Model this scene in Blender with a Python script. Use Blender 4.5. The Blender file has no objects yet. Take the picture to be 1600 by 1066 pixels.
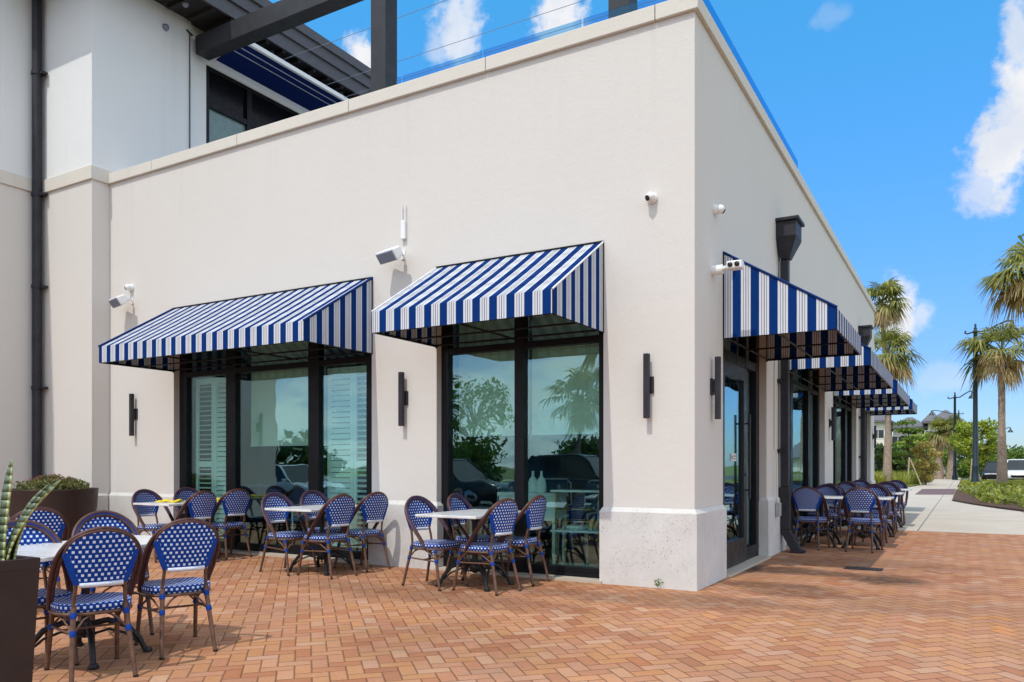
import bpy, math, random
from mathutils import Vector, Matrix
R = math.radians
SC = bpy.context.scene
COL = SC.collection
# ------------------------------------------------------------------ camera
CAM = Vector((2.441, -7.996, 1.31))
cd = bpy.data.cameras.new('camera'); co = bpy.data.objects.new('camera', cd); COL.objects.link(co)
co.location = CAM; co.rotation_euler = (R(90), 0, R(30.153))
cd.sensor_width = 36; cd.lens = 27.43; cd.shift_y = 0.1212
cd.clip_start = .05; cd.clip_end = 3000
SC.camera = co
YAW = R(-30.153); FPX = 1219.1
def pix_dir(x, y):
    t = (x-800)/FPX
    return Vector((math.sin(YAW)+t*math.cos(YAW), math.cos(YAW)-t*math.sin(YAW), (726.85-y)/FPX))
# ------------------------------------------------------------------ sky and sun
SUN_EL = 60.0
W = bpy.data.worlds.new('World'); SC.world = W; W.use_nodes = True
SKY_STRENGTH = .15
SUN_STRENGTH = 2.0
EXPOSURE = .47
# ------------------------------------------------------------------ colour management
vs = SC.view_settings; vs.view_transform = 'Standard'; vs.look = 'None'; vs.gamma = 1; vs.exposure = EXPOSURE; vs.use_curve_mapping = False
SC.cycles.max_bounces = 8; SC.cycles.transparent_max_bounces = 24; SC.cycles.glossy_bounces = 4; SC.cycles.transmission_bounces = 6
SC.cycles.caustics_reflective = False; SC.cycles.caustics_refractive = False
SC.cycles.use_denoising = True

# ------------------------------------------------------------------ node helper
class NT:
    def __init__(s, tree): s.t = tree; s.n = tree.nodes; s.l = tree.links
    def node(s, kind, **props):
        n = s.n.new(kind)
        for k, v in props.items(): setattr(n, k, v)
        return n
    def put(s, sock, v):
        if v is None: return
        if hasattr(v, 'is_output'): s.l.new(v, sock)
        else:
            if isinstance(v, (int, float)) and hasattr(sock.default_value, '__len__'):
                v = [v]*len(sock.default_value)
            if hasattr(sock.default_value, '__len__') and len(sock.default_value) == 4 and len(v) == 3: v = (*v, 1)
            sock.default_value = v
    def m(s, op, a, b=None, c=None):
        n = s.node('ShaderNodeMath', operation=op)
        for i, v in enumerate((a, b, c)): s.put(n.inputs[i], v)
        return n.outputs[0]
    def vm(s, op, a, b=None, out=0):
        n = s.node('ShaderNodeVectorMath', operation=op)
        s.put(n.inputs[0], a); s.put(n.inputs[1], b)
        return n.outputs[out]
    def sep(s, v):
        n = s.node('ShaderNodeSeparateXYZ'); s.put(n.inputs[0], v); return n.outputs
    def com(s, x, y, z=0.0):
        n = s.node('ShaderNodeCombineXYZ')
        for i, v in enumerate((x, y, z)): s.put(n.inputs[i], v)
        return n.outputs[0]
    def noise(s, v, scale, detail=4, rough=.55, out=0, dist=0):
        n = s.node('ShaderNodeTexNoise'); s.put(n.inputs['Vector'], v)
        n.inputs['Scale'].default_value = scale; n.inputs['Detail'].default_value = detail
        n.inputs['Roughness'].default_value = rough; n.inputs['Distortion'].default_value = dist
        return n.outputs[out]
    def vor(s, v, scale, out=0, feature='F1'):
        n = s.node('ShaderNodeTexVoronoi', feature=feature); s.put(n.inputs['Vector'], v); n.inputs['Scale'].default_value = scale
        return n.outputs[out]
    def white(s, v, out=0):
        n = s.node('ShaderNodeTexWhiteNoise', noise_dimensions='3D'); s.put(n.inputs['Vector'], v); return n.outputs[out]
    def mr(s, v, a, b, c=0., d=1., smooth=True):
        n = s.node('ShaderNodeMapRange'); n.interpolation_type = 'SMOOTHSTEP' if smooth else 'LINEAR'
        for i, x in enumerate((v, a, b, c, d)): s.put(n.inputs[i], x)
        return n.outputs[0]
    def mix(s, f, a, b, mode='MIX'):
        n = s.node('ShaderNodeMix', data_type='RGBA', blend_type=mode)
        s.put(n.inputs[0], f); s.put(n.inputs[6], a); s.put(n.inputs[7], b)
        return n.outputs[2]
    def ramp(s, f, stops, interp='LINEAR'):
        n = s.node('ShaderNodeValToRGB'); n.color_ramp.interpolation = interp
        e = n.color_ramp.elements
        while len(e) < len(stops): e.new(.5)
        for el, (p, c) in zip(e, stops): el.position = p; el.color = (*c, 1) if len(c) == 3 else c
        s.put(n.inputs[0], f); return n.outputs[0]
    def obj(s): return s.node('ShaderNodeTexCoord').outputs['Object']
    def uv(s): return s.node('ShaderNodeTexCoord').outputs['UV']
    def pos(s): return s.node('ShaderNodeNewGeometry').outputs['Position']
    def scale(s, v, k): return s.vm('MULTIPLY', v, k)
    def bump(s, h, dist=.01, strength=1.0):
        n = s.node('ShaderNodeBump'); n.inputs['Strength'].default_value = strength; n.inputs['Distance'].default_value = dist
        s.put(n.inputs['Height'], h); return n.outputs[0]

def new_mat(name):
    m = bpy.data.materials.new(name); m.use_nodes = True
    nt = NT(m.node_tree); nt.n.clear()
    out = nt.node('ShaderNodeOutputMaterial')
    return m, nt, out
def principled(nt, out, color, rough=.6, metal=0., normal=None, spec=None, **kw):
    p = nt.node('ShaderNodeBsdfPrincipled')
    nt.put(p.inputs['Base Color'], color); nt.put(p.inputs['Roughness'], rough); nt.put(p.inputs['Metallic'], metal)
    if normal is not None: nt.put(p.inputs['Normal'], normal)
    if spec is not None: p.inputs['Specular IOR Level'].default_value = spec
    for k, v in kw.items(): nt.put(p.inputs[k.replace('_', ' ')], v)
    nt.l.new(p.outputs[0], out.inputs[0]); return p
def simple(name, color, rough=.5, metal=0., var=.12, scale=9., bump=0., spec=None):
    m, nt, out = new_mat(name)
    c = Vector(color)
    n = nt.noise(nt.obj(), scale, 5, .6)
    col = nt.ramp(n, [(.3, tuple(c*(1-var))), (.7, tuple(min(1, x*(1+var)) for x in c))])
    r = nt.mr(nt.noise(nt.obj(), scale*2.3, 3), .3, .7, max(.02, rough-.07), min(1, rough+.07))
    nm = nt.bump(nt.noise(nt.obj(), scale*12, 3), bump) if bump else None
    principled(nt, out, col, r, metal, nm, spec); return m

# world
wn = NT(W.node_tree); wn.n.clear()
wout = wn.node('ShaderNodeOutputWorld'); bg = wn.node('ShaderNodeBackground'); wn.l.new(bg.outputs[0], wout.inputs[0])
sky = wn.node('ShaderNodeTexSky', sky_type='NISHITA'); sky.sun_disc = False
sky.sun_elevation = R(SUN_EL); sky.sun_rotation = R(184); sky.altitude = 0; sky.air_density = 1.05; sky.dust_density = .35; sky.ozone_density = 3.2
gen = wn.node('ShaderNodeTexCoord').outputs['Generated']
gz0 = wn.sep(gen)
tint = wn.ramp(wn.m('MULTIPLY', gz0[2], 1.0), [(0, (.40, .51, .70)), (.12, (.38, .54, .83)), (.30, (.38, .80, 1.1)), (.52, (.34, 1.12, 1.32))])
skyc = wn.mix(1.0, sky.outputs[0], tint, 'MULTIPLY')

blobs = [((1606, 140), 1.3, 2.2, 1.), ((1570, 250), 1.5, 2.4, 1.), ((1588, 185), 1.2, 1.8, .9), ((1596, 60), .8, 2.2, .8), ((1545, 290), 1.4, 1.3, .7), ((1408, 492), 1.2, 2.0, 1.), ((1438, 494), .9, 1.1, .6),
         ((718, 50), 1.6, 3.0, .8), ((730, 10), .8, 2.2, .7), ((876, 34), 1.8, 2.0, 1.), ((895, 50), 1.6, 1., .7), ((570, 90), 1.2, 1.5, 1.), ((1300, 25), 1.0, .6, .18), ((1475, 592), 1.8, .9, .3), ((690, 75), 1.0, 1.2, .5)]
nz = wn.noise(gen, 14, 8, .62, dist=.3)
nz2 = wn.noise(gen, 46, 5, .6)
nz3 = wn.noise(gen, 130, 4, .6)
nn = wn.m('ADD', wn.m('ADD', wn.m('MULTIPLY', wn.m('SUBTRACT', nz, .5), 2.6), wn.m('MULTIPLY', wn.m('SUBTRACT', nz2, .5), 1.6)), wn.m('MULTIPLY', wn.m('SUBTRACT', nz3, .5), .5))
msk = None
for (px, py), rx, rz, amt in blobs:
    d = pix_dir(px, py).normalized()
    right = Vector((d.y, -d.x, 0)).normalized(); up = right.cross(d)
    a = wn.m('DIVIDE', wn.vm('DOT_PRODUCT', gen, tuple(right), 1), math.sin(R(rx)))
    b = wn.m('DIVIDE', wn.vm('DOT_PRODUCT', gen, tuple(up), 1), math.sin(R(rz)))
    fr = wn.m('GREATER_THAN', wn.vm('DOT_PRODUCT', gen, tuple(d), 1), .5)
    r = wn.m('SQRT', wn.m('ADD', wn.m('MULTIPLY', a, a), wn.m('MULTIPLY', b, b)))
    f = wn.m('MULTIPLY', wn.mr(wn.m('ADD', r, nn), .40, 1.32, amt, 0), fr)
    msk = f if msk is None else wn.m('MAXIMUM', msk, f)
# bright cloud cover out of view, added to raise fill; glass mirrors it
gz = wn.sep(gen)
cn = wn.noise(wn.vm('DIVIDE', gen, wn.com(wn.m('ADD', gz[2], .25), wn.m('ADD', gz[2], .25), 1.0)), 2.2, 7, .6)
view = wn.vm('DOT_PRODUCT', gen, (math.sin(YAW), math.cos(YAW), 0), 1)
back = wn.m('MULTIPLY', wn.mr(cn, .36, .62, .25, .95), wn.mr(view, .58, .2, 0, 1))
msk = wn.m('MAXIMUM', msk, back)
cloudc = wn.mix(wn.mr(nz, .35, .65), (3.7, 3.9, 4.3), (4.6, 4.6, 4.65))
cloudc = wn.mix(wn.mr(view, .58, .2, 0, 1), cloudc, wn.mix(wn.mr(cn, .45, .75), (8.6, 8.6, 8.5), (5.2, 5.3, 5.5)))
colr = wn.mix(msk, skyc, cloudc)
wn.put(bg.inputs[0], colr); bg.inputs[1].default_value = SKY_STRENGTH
sd = bpy.data.lights.new('sun', 'SUN'); so = bpy.data.objects.new('sun', sd); COL.objects.link(so)
sd.energy = SUN_STRENGTH; sd.angle = R(.53); sd.color = (1, .955, .88)
sdir = Vector((.045, math.cos(R(SUN_EL)), -math.sin(R(SUN_EL))))
so.rotation_euler = sdir.to_track_quat('-Z', 'Y').to_euler(); so.location = (0, -20, 40)

# ------------------------------------------------------------------ mesh builder
class MB:
    def __init__(s): s.v = []; s.f = []; s.uv = []; s.sm = []
    def quad(s, pts, uv=None, smooth=False):
        b = len(s.v); s.v += [tuple(p) for p in pts]; s.f.append(tuple(range(b, b+len(pts))))
        s.uv.append(uv if uv else [(0, 0)]*len(pts)); s.sm.append(smooth)
    def add(s, verts, faces, smooth=False, uvs=None):
        b = len(s.v); s.v += [tuple(p) for p in verts]
        for i, f in enumerate(faces):
            s.f.append(tuple(b+k for k in f)); s.uv.append(uvs[i] if uvs else [(0, 0)]*len(f)); s.sm.append(smooth)
    def box(s, x0, x1, y0, y1, z0, z1, M=None):
        P = [Vector((x, y, z)) for z in (z0, z1) for y in (y0, y1) for x in (x0, x1)]
        if M: P = [M @ p for p in P]
        s.add(P, [(0, 2, 3, 1), (4, 5, 7, 6), (0, 1, 5, 4), (2, 6, 7, 3), (0, 4, 6, 2), (1, 3, 7, 5)])
        return s
    def frust(s, a, b):   # a, b = (x0,x1,y0,y1,z)
        P = [(a[0], a[2], a[4]), (a[1], a[2], a[4]), (a[1], a[3], a[4]), (a[0], a[3], a[4]), (b[0], b[2], b[4]), (b[1], b[2], b[4]), (b[1], b[3], b[4]), (b[0], b[3], b[4])]
        s.add(P, [(3, 2, 1, 0), (4, 5, 6, 7), (0, 1, 5, 4), (1, 2, 6, 5), (2, 3, 7, 6), (3, 0, 4, 7)])
        return s
    def tube(s, path, r, seg=8, closed=False, caps=True):
        P = [Vector(p) for p in path]; n = len(P)
        rr = r if isinstance(r, (list, tuple)) else [r]*n
        up = None; rings = []
        for i in range(n):
            t = ((P[(i+1) % n]-P[i-1]) if closed else (P[min(i+1, n-1)]-P[max(i-1, 0)])).normalized()
            if up is None:
                up = Vector((0, 0, 1)) if abs(t.z) < .9 else Vector((1, 0, 0))
            a = t.cross(up)
            if a.length < 1e-5: a = t.orthogonal()
            a.normalize(); b = a.cross(t).normalized(); up = b
            rings.append([P[i]+(a*math.cos(2*math.pi*k/seg)+b*math.sin(2*math.pi*k/seg))*rr[i] for k in range(seg)])
        V = [p for ring in rings for p in ring]; F = []
        for i in range(n if closed else n-1):
            j = (i+1) % n
            for k in range(seg): F.append((i*seg+k, i*seg+(k+1) % seg, j*seg+(k+1) % seg, j*seg+k))
        s.add(V, F, True)
        if caps and not closed:
            s.add(rings[0], [tuple(range(seg-1, -1, -1))]); s.add(rings[-1], [tuple(range(seg))])
        return s
    def lathe(s, prof, seg=20, c=(0, 0, 0), M=None, smooth=True):
        V = []; F = []; c = Vector(c)
        for (r, z) in prof:
            for k in range(seg):
                p = Vector((r*math.cos(2*math.pi*k/seg), r*math.sin(2*math.pi*k/seg), z))
                V.append((M @ p if M else p)+c)
        for i in range(len(prof)-1):
            for k in range(seg): F.append((i*seg+k, i*seg+(k+1) % seg, (i+1)*seg+(k+1) % seg, (i+1)*seg+k))
        s.add(V, F, smooth)
        if prof[0][0] > 1e-4: s.add(V[:seg], [tuple(range(seg-1, -1, -1))])
        if prof[-1][0] > 1e-4: s.add(V[-seg:], [tuple(range(seg))])
        return s
    def prism(s, poly, z0, z1, M=None):
        n = len(poly); P = [Vector((x, y, z0)) for x, y in poly]+[Vector((x, y, z1)) for x, y in poly]
        if M: P = [M @ p for p in P]
        s.add(P, [tuple(range(n-1, -1, -1)), tuple(range(n, 2*n))]+[(i, (i+1) % n, n+(i+1) % n, n+i) for i in range(n)])
        return s
    def build(s, name, mat, parent=None, bevel=0, weld=False):
        me = bpy.data.meshes.new(name); me.from_pydata(s.v, [], s.f)
        uvl = me.uv_layers.new(name='UVMap')
        flat = [c for f in s.uv for uv in f for c in uv]
        uvl.data.foreach_set('uv', flat)
        me.polygons.foreach_set('use_smooth', s.sm)
        for m in (mat if isinstance(mat, (list, tuple)) else [mat]): me.materials.append(m)
        o = bpy.data.objects.new(name, me); COL.objects.link(o)
        if parent: o.parent = parent
        if bevel:
            b = o.modifiers.new('bevel', 'BEVEL'); b.width = bevel; b.segments = 2; b.limit_method = 'ANGLE'; b.angle_limit = R(40)
        me.update(); return o
def tag(o, label=None, cat=None, group=None, kind=None):
    if label: o['label'] = label
    if cat: o['category'] = cat
    if group: o['group'] = group
    if kind: o['kind'] = kind
    return o
def thing(name, label, cat, loc=(0, 0, 0), rz=0., group=None):
    o = bpy.data.objects.new(name, None); COL.objects.link(o); o.location = loc; o.rotation_euler = (0, 0, rz)
    o.empty_display_size = .2
    return tag(o, label, cat, group)
def copy_tree(o, parent=None):
    c = o.copy(); COL.objects.link(c)
    if parent is not None: c.parent = parent
    for ch in list(o.children): copy_tree(ch, c)
    return c
def ground_z(x, y): return 0.0125*(y+.3) if y < -.3 else 0.0

# ------------------------------------------------------------------ materials
def stucco(name, base, var=.035, streak=.03, bump=.004):
    m, nt, out = new_mat(name); p = nt.obj()
    c = Vector(base)
    a = nt.noise(p, .9, 6, .62)
    st = nt.noise(nt.scale(p, (5, 5, .35)), 1.3, 5, .6)
    f = nt.m('ADD', nt.m('MULTIPLY', nt.m('SUBTRACT', a, .5), 2*var*4), nt.m('MULTIPLY', nt.m('SUBTRACT', st, .5), streak*4))
    f = nt.m('ADD', f, nt.m('MULTIPLY', nt.m('SUBTRACT', nt.noise(p, 55, 3), .5), .07))
    z = nt.sep(p)[2]
    drip = nt.m('MULTIPLY', nt.mr(nt.noise(nt.scale(p, (6, 6, .12)), 1.0, 4, .6), .55, .72), nt.mr(z, 4.6, 6.05))
    patch = nt.mr(nt.noise(p, .45, 3), .5, .62, 0, 1)
    f0 = nt.m('ADD', nt.m('MULTIPLY', drip, -.28), nt.m('MULTIPLY', patch, -.10))
    col = nt.mix(nt.m('ADD', .5, nt.m('ADD', f, f0)), tuple(c*.90), tuple(min(1, x*1.06) for x in c))
    h = nt.m('ADD', nt.noise(p, 70, 4, .7), nt.m('MULTIPLY', nt.noise(p, 9, 3), .8))
    principled(nt, out, col, .88, 0, nt.bump(h, bump, .8), .25); return m
M_WALL = stucco('wall stucco', (.665, .63, .585))
M_UPPER = stucco('upper stucco', (.74, .745, .735))
M_COPING = stucco('cast stone coping', (.66, .62, .55), .09, .05)
def limestone():
    m, nt, out = new_mat('pitted stone'); p = nt.obj()
    n1 = nt.noise(p, 2.2, 5, .6); pits = nt.vor(nt.vm('ADD', p, nt.scale(nt.noise(p, 20, 2, out=1), (.04, .04, .04))), 62)
    zone = nt.mr(nt.noise(p, 3.2, 4, .7), .36, .6)
    thr = nt.white(nt.vor(p, 62, 1))
    pit = nt.m('MULTIPLY', nt.m('MULTIPLY', nt.mr(pits, .12, .34, 1, 0), nt.m('GREATER_THAN', thr, .42)), zone)
    col = nt.ramp(n1, [(.25, (.55, .53, .50)), (.75, (.68, .665, .64))])
    col = nt.mix(nt.m('MULTIPLY', pit, .95), col, (.22, .205, .185))
    col = nt.mix(nt.mr(nt.noise(p, 14, 5, .7), .55, .75, 0, .25), col, (.5, .48, .45))
    h = nt.m('SUBTRACT', nt.m('MULTIPLY', nt.noise(p, 90, 4), .3), pit)
    principled(nt, out, col, .85, 0, nt.bump(h, .004, .8), .25); return m
M_PLINTH = limestone()
M_FRAME = simple('dark bronze aluminium', (.007, .007, .009), .45, .0, .2, 3, spec=.22)
M_DOORFR = simple('dark grey door paint', (.022, .021, .022), .4, .0, .12, 3, spec=.3)
M_BRONZE = simple('dark bronze sheet', (.026, .025, .031), .5, .0, .25, 5, spec=.3)
M_STEEL = simple('grey painted steel', (.032, .033, .038), .55, .0, .15, 4, spec=.3)
M_WHITE = simple('white plastic', (.78, .78, .77), .4, 0, .03, 6)
M_GREYPL = simple('grey speaker grille', (.20, .23, .29), .6, 0, .1, 200)
M_BLACK = simple('black cast iron', (.012, .012, .013), .42, .2, .3, 20, .002)
M_LENS = simple('lens', (.01, .01, .012), .08)
def glass(name, tint, base, gain, rough=.0):
    m, nt, out = new_mat(name)
    tr = nt.node('ShaderNodeBsdfTransparent'); nt.put(tr.inputs[0], tint)
    gl = nt.node('ShaderNodeBsdfGlossy'); gl.inputs['Roughness'].default_value = rough; nt.put(gl.inputs[0], (.66, .93, 1.0))
    # faint waviness of real panes
    nt.put(gl.inputs['Normal'], nt.bump(nt.noise(nt.obj(), 1.1, 2), .012, .35))
    lw = nt.node('ShaderNodeLayerWeight'); lw.inputs[0].default_value = .5
    f = nt.m('ADD', base, nt.m('MULTIPLY', nt.m('POWER', lw.outputs['Facing'], 3.0), gain))
    mx = nt.node('ShaderNodeMixShader'); nt.put(mx.inputs[0], f)
    nt.l.new(tr.outputs[0], mx.inputs[1]); nt.l.new(gl.outputs[0], mx.inputs[2]); nt.l.new(mx.outputs[0], out.inputs[0]); return m
M_GLASS = glass('tinted window glass', (.80, .955, .92), .125, .5)
M_RAIL = glass('blue tinted rail glass', (.50, .72, .88), .04, .12)
M_DGLASS = glass('door glass', (.62, .78, .80), .22, .55)

def fabric():
    m, nt, out = new_mat('striped awning canvas'); u = nt.sep(nt.uv())
    f = nt.m('FRACT', nt.m('DIVIDE', u[0], .205))
    W1 = (.72, .74, .78); G = (.20, .22, .28); N = (.022, .03, .075); B = (.004, .036, .185)
    st = nt.ramp(f, [(0, B), (.45, W1), (.565, G), (.60, W1), (.695, N), (.73, W1), (.83, G), (.865, W1), (.985, B)], 'CONSTANT')
    n = nt.noise(nt.obj(), 3, 4)
    st = nt.mix(nt.mr(n, .35, .75, 0, .22), st, nt.mix(1, st, (.8, .8, .8), 'MULTIPLY'))
    wv = nt.m('MULTIPLY', nt.m('SINE', nt.m('MULTIPLY', u[0], 3200)), nt.m('SINE', nt.m('MULTIPLY', u[1], 3200)))
    h = nt.m('ADD', nt.m('MULTIPLY', wv, .05), nt.m('MULTIPLY', nt.noise(nt.obj(), 4, 3), 1.4))
    p = principled(nt, out, st, .85, 0, nt.bump(h, .008, .6), .06)
    tl = nt.node('ShaderNodeBsdfTranslucent'); nt.put(tl.inputs[0], nt.mix(1, st, (.85, .95, 1.0), 'MULTIPLY'))
    mx = nt.node('ShaderNodeMixShader'); mx.inputs[0].default_value = .16
    nt.l.new(p.outputs[0], mx.inputs[1]); nt.l.new(tl.outputs[0], mx.inputs[2]); nt.l.new(mx.outputs[0], out.inputs[0]); return m
M_AWN = fabric()
M_NAVY = simple('navy canvas edge', (.006, .028, .13), .8, spec=.1)
M_WCANVAS = simple('white canvas piping', (.72, .73, .74), .7, spec=.1)
M_NAVYSTRIPE = None
def navy_stripe():
    m, nt, out = new_mat('navy canvas with white stripes'); u = nt.sep(nt.uv())
    v = u[1]
    st = nt.ramp(v, [(0, (.005, .018, .11)), (.62, (.55, .6, .7)), (.645, (.005, .018, .11)), (.82, (.55, .6, .7)), (.845, (.005, .018, .11))], 'CONSTANT')
    principled(nt, out, st, .7, 0, nt.bump(nt.noise(nt.obj(), 5, 3), .01, .5), .1); return m
M_NAVYSTRIPE = navy_stripe()

def pavers():
    m, nt, out = new_mat('herringbone clay pavers'); p = nt.obj(); x, y, z = nt.sep(p)
    wb = .111; k = 1/(math.sqrt(2)*wb)
    jit = nt.scale(nt.vm('SUBTRACT', nt.noise(p, 5, 2, out=1), (.5, .5, .5)), (.05, .05, 0))
    jx, jy, jz = nt.sep(jit)
    u = nt.m('ADD', nt.m('MULTIPLY', nt.m('ADD', x, y), k), jx); v = nt.m('ADD', nt.m('MULTIPLY', nt.m('SUBTRACT', y, x), k), jy)
    i = nt.m('FLOOR', u); j = nt.m('FLOOR', v); fu = nt.m('SUBTRACT', u, i); fv = nt.m('SUBTRACT', v, j)
    mm = nt.m('FLOORED_MODULO', nt.m('SUBTRACT', i, j), 4.0)
    isH = nt.m('LESS_THAN', mm, 1.5); is1 = nt.m('COMPARE', mm, 1.0, .2); is2 = nt.m('COMPARE', mm, 2.0, .2)
    lx = nt.m('ADD', fu, is1); ly = nt.m('ADD', fv, is2); Lx = nt.m('ADD', isH, 1.0); Ly = nt.m('SUBTRACT', 2.0, isH)
    d = nt.m('MINIMUM', nt.m('MINIMUM', lx, nt.m('SUBTRACT', Lx, lx)), nt.m('MINIMUM', ly, nt.m('SUBTRACT', Ly, ly)))
    bid = nt.com(nt.m('SUBTRACT', i, is1), nt.m('SUBTRACT', j, is2), nt.m('MULTIPLY', isH, 7.0))
    rnd = nt.white(bid); rnd2 = nt.white(nt.vm('ADD', bid, (13.1, 5.7, 3.3)))
    big = nt.noise(p, .55, 5, .6)
    rr = nt.m('ADD', nt.m('MULTIPLY', rnd, .62), nt.m('MULTIPLY', nt.m('SUBTRACT', big, .28), .9))
    col = nt.ramp(rr, [(.0, (.275, .112, .055)), (.25, (.375, .160, .083)), (.45, (.43, .214, .128)), (.62, (.42, .204, .094)), (.8, (.465, .246, .148)), (1., (.53, .222, .060))])
    col = nt.mix(nt.mr(nt.noise(p, 45, 4, .7), .35, .75, 0, .45), col, nt.mix(1, col, (.68, .63, .60), 'MULTIPLY'))
    col = nt.mix(nt.mr(rnd2, .8, 1, 0, .35), col, (.50, .36, .27))
    rust = nt.mr(nt.noise(nt.vm('ADD', p, (7.3, 2.1, 0)), 1.1, 5, .65), .52, .74, 0, .38)
    col = nt.mix(rust, col, nt.mix(1, col, (1.02, .86, .66), 'MULTIPLY'))
    # weathering: broad grey-brown traffic film and soot where the awnings drip
    film = nt.mr(nt.noise(p, .9, 6, .65), .45, .72, 0, .42)
    col = nt.mix(film, col, (.27, .17, .12))
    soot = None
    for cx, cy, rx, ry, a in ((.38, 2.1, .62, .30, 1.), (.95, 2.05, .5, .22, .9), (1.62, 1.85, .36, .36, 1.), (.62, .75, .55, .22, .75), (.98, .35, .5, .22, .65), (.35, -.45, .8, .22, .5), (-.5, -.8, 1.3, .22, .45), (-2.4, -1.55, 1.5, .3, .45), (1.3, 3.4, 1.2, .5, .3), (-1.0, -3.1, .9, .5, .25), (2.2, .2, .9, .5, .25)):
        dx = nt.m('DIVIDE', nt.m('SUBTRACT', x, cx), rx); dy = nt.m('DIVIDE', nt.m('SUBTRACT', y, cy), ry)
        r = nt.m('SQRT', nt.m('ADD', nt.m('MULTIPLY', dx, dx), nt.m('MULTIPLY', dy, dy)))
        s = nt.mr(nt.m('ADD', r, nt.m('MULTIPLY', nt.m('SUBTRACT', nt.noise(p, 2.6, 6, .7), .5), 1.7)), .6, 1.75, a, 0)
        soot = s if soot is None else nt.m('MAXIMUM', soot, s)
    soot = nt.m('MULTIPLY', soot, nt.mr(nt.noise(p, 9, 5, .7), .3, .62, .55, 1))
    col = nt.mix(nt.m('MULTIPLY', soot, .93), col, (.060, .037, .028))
    # joints
    wob = nt.m('MULTIPLY', nt.m('SUBTRACT', nt.noise(p, 30, 3), .5), .035)
    joint = nt.mr(nt.m('ADD', d, wob), .018, .05, 1, 0)
    col = nt.mix(nt.m('MULTIPLY', joint, .8), col, (.125, .055, .028))
    spk = nt.m('GREATER_THAN', nt.white(nt.vor(p, 2.6, 1)), .93)
    dot = nt.m('MULTIPLY', nt.m('LESS_THAN', nt.vor(p, 2.6), .035), spk)
    col = nt.mix(nt.m('MULTIPLY', dot, .8), col, (.62, .58, .5))
    h = nt.m('ADD', nt.m('MULTIPLY', nt.mr(d, .0, .10), 1.0), nt.m('ADD', nt.m('MULTIPLY', nt.noise(p, 60, 4), .16), nt.m('MULTIPLY', rnd2, .22)))
    principled(nt, out, col, .82, 0, nt.bump(h, .006, .9), .12); return m
M_PAVE = pavers()
def concrete():
    m, nt, out = new_mat('pale concrete slabs'); p = nt.obj(); x, y, z = nt.sep(p)
    col = nt.ramp(nt.noise(p, .7, 7, .65), [(.25, (.44, .375, .30)), (.75, (.56, .49, .40))])
    col = nt.mix(nt.mr(nt.noise(p, 80, 3), .4, .7, 0, .25), col, (.32, .30, .27))
    col = nt.mix(nt.mr(nt.noise(p, 2.1, 6, .7), .58, .75, 0, .3), col, (.30, .27, .23))
    jx = nt.m('ABSOLUTE', nt.m('SUBTRACT', nt.m('FRACT', nt.m('DIVIDE', nt.m('SUBTRACT', x, 1.62-1.1), 2.2)), .5))
    jy = nt.m('ABSOLUTE', nt.m('SUBTRACT', nt.m('FRACT', nt.m('DIVIDE', nt.m('SUBTRACT', y, 9.47), 4.3)), .5))
    j = nt.m('MAXIMUM', nt.m('LESS_THAN', jx, .006), nt.m('GREATER_THAN', jy, .4965))
    col = nt.mix(nt.m('MULTIPLY', j, .8), col, (.13, .115, .10))
    principled(nt, out, col, .85, 0, nt.bump(nt.m('SUBTRACT', nt.m('MULTIPLY', nt.noise(p, 120, 3), .3), j), .003, .6), .25); return m
M_CONC = concrete()
M_CURB = simple('concrete kerb', (.46, .44, .40), .85, 0, .12, 3)
M_XING = simple('dark brick crossing', (.15, .09, .085), .8, 0, .25, 3)
M_ASPH = simple('asphalt', (.075, .075, .078), .9, 0, .25, 2, .003)
M_SOIL = simple('bark mulch', (.10, .05, .028), .95, 0, .5, 14, .02)
M_LAWN = simple('lawn', (.14, .17, .035), .95, 0, .35, 1.2, .02)
M_SIDEB = simple('neighbour paint', (.7, .66, .58), .85, 0, .05, 1)
M_ROOFT = simple('grey roof tiles', (.13, .125, .135), .8, 0, .25, 2)
M_INT = simple('dark interior wall', (.05, .052, .055), .8, 0, .15, 2)
M_INTF = simple('interior floor', (.06, .05, .042), .4, 0, .2, 2)
M_SHUT = simple('painted shutter', (.84, .86, .83), .5, 0, .03, 4)
M_BRASS = simple('brass tube', (.62, .42, .14), .28, .9, .1, 8)
M_SHELF = simple('white marble shelf', (.75, .76, .75), .25, 0, .05, 6)
def shade_mat():
    m, nt, out = new_mat('roller shade cloth')
    d = nt.node('ShaderNodeBsdfDiffuse'); nt.put(d.inputs[0], nt.ramp(nt.noise(nt.obj(), 3, 3), [(.3, (.74, .74, .64)), (.7, (.80, .80, .70))])); nt.l.new(d.outputs[0], out.inputs[0]); return m
M_SHADE = shade_mat()
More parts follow.
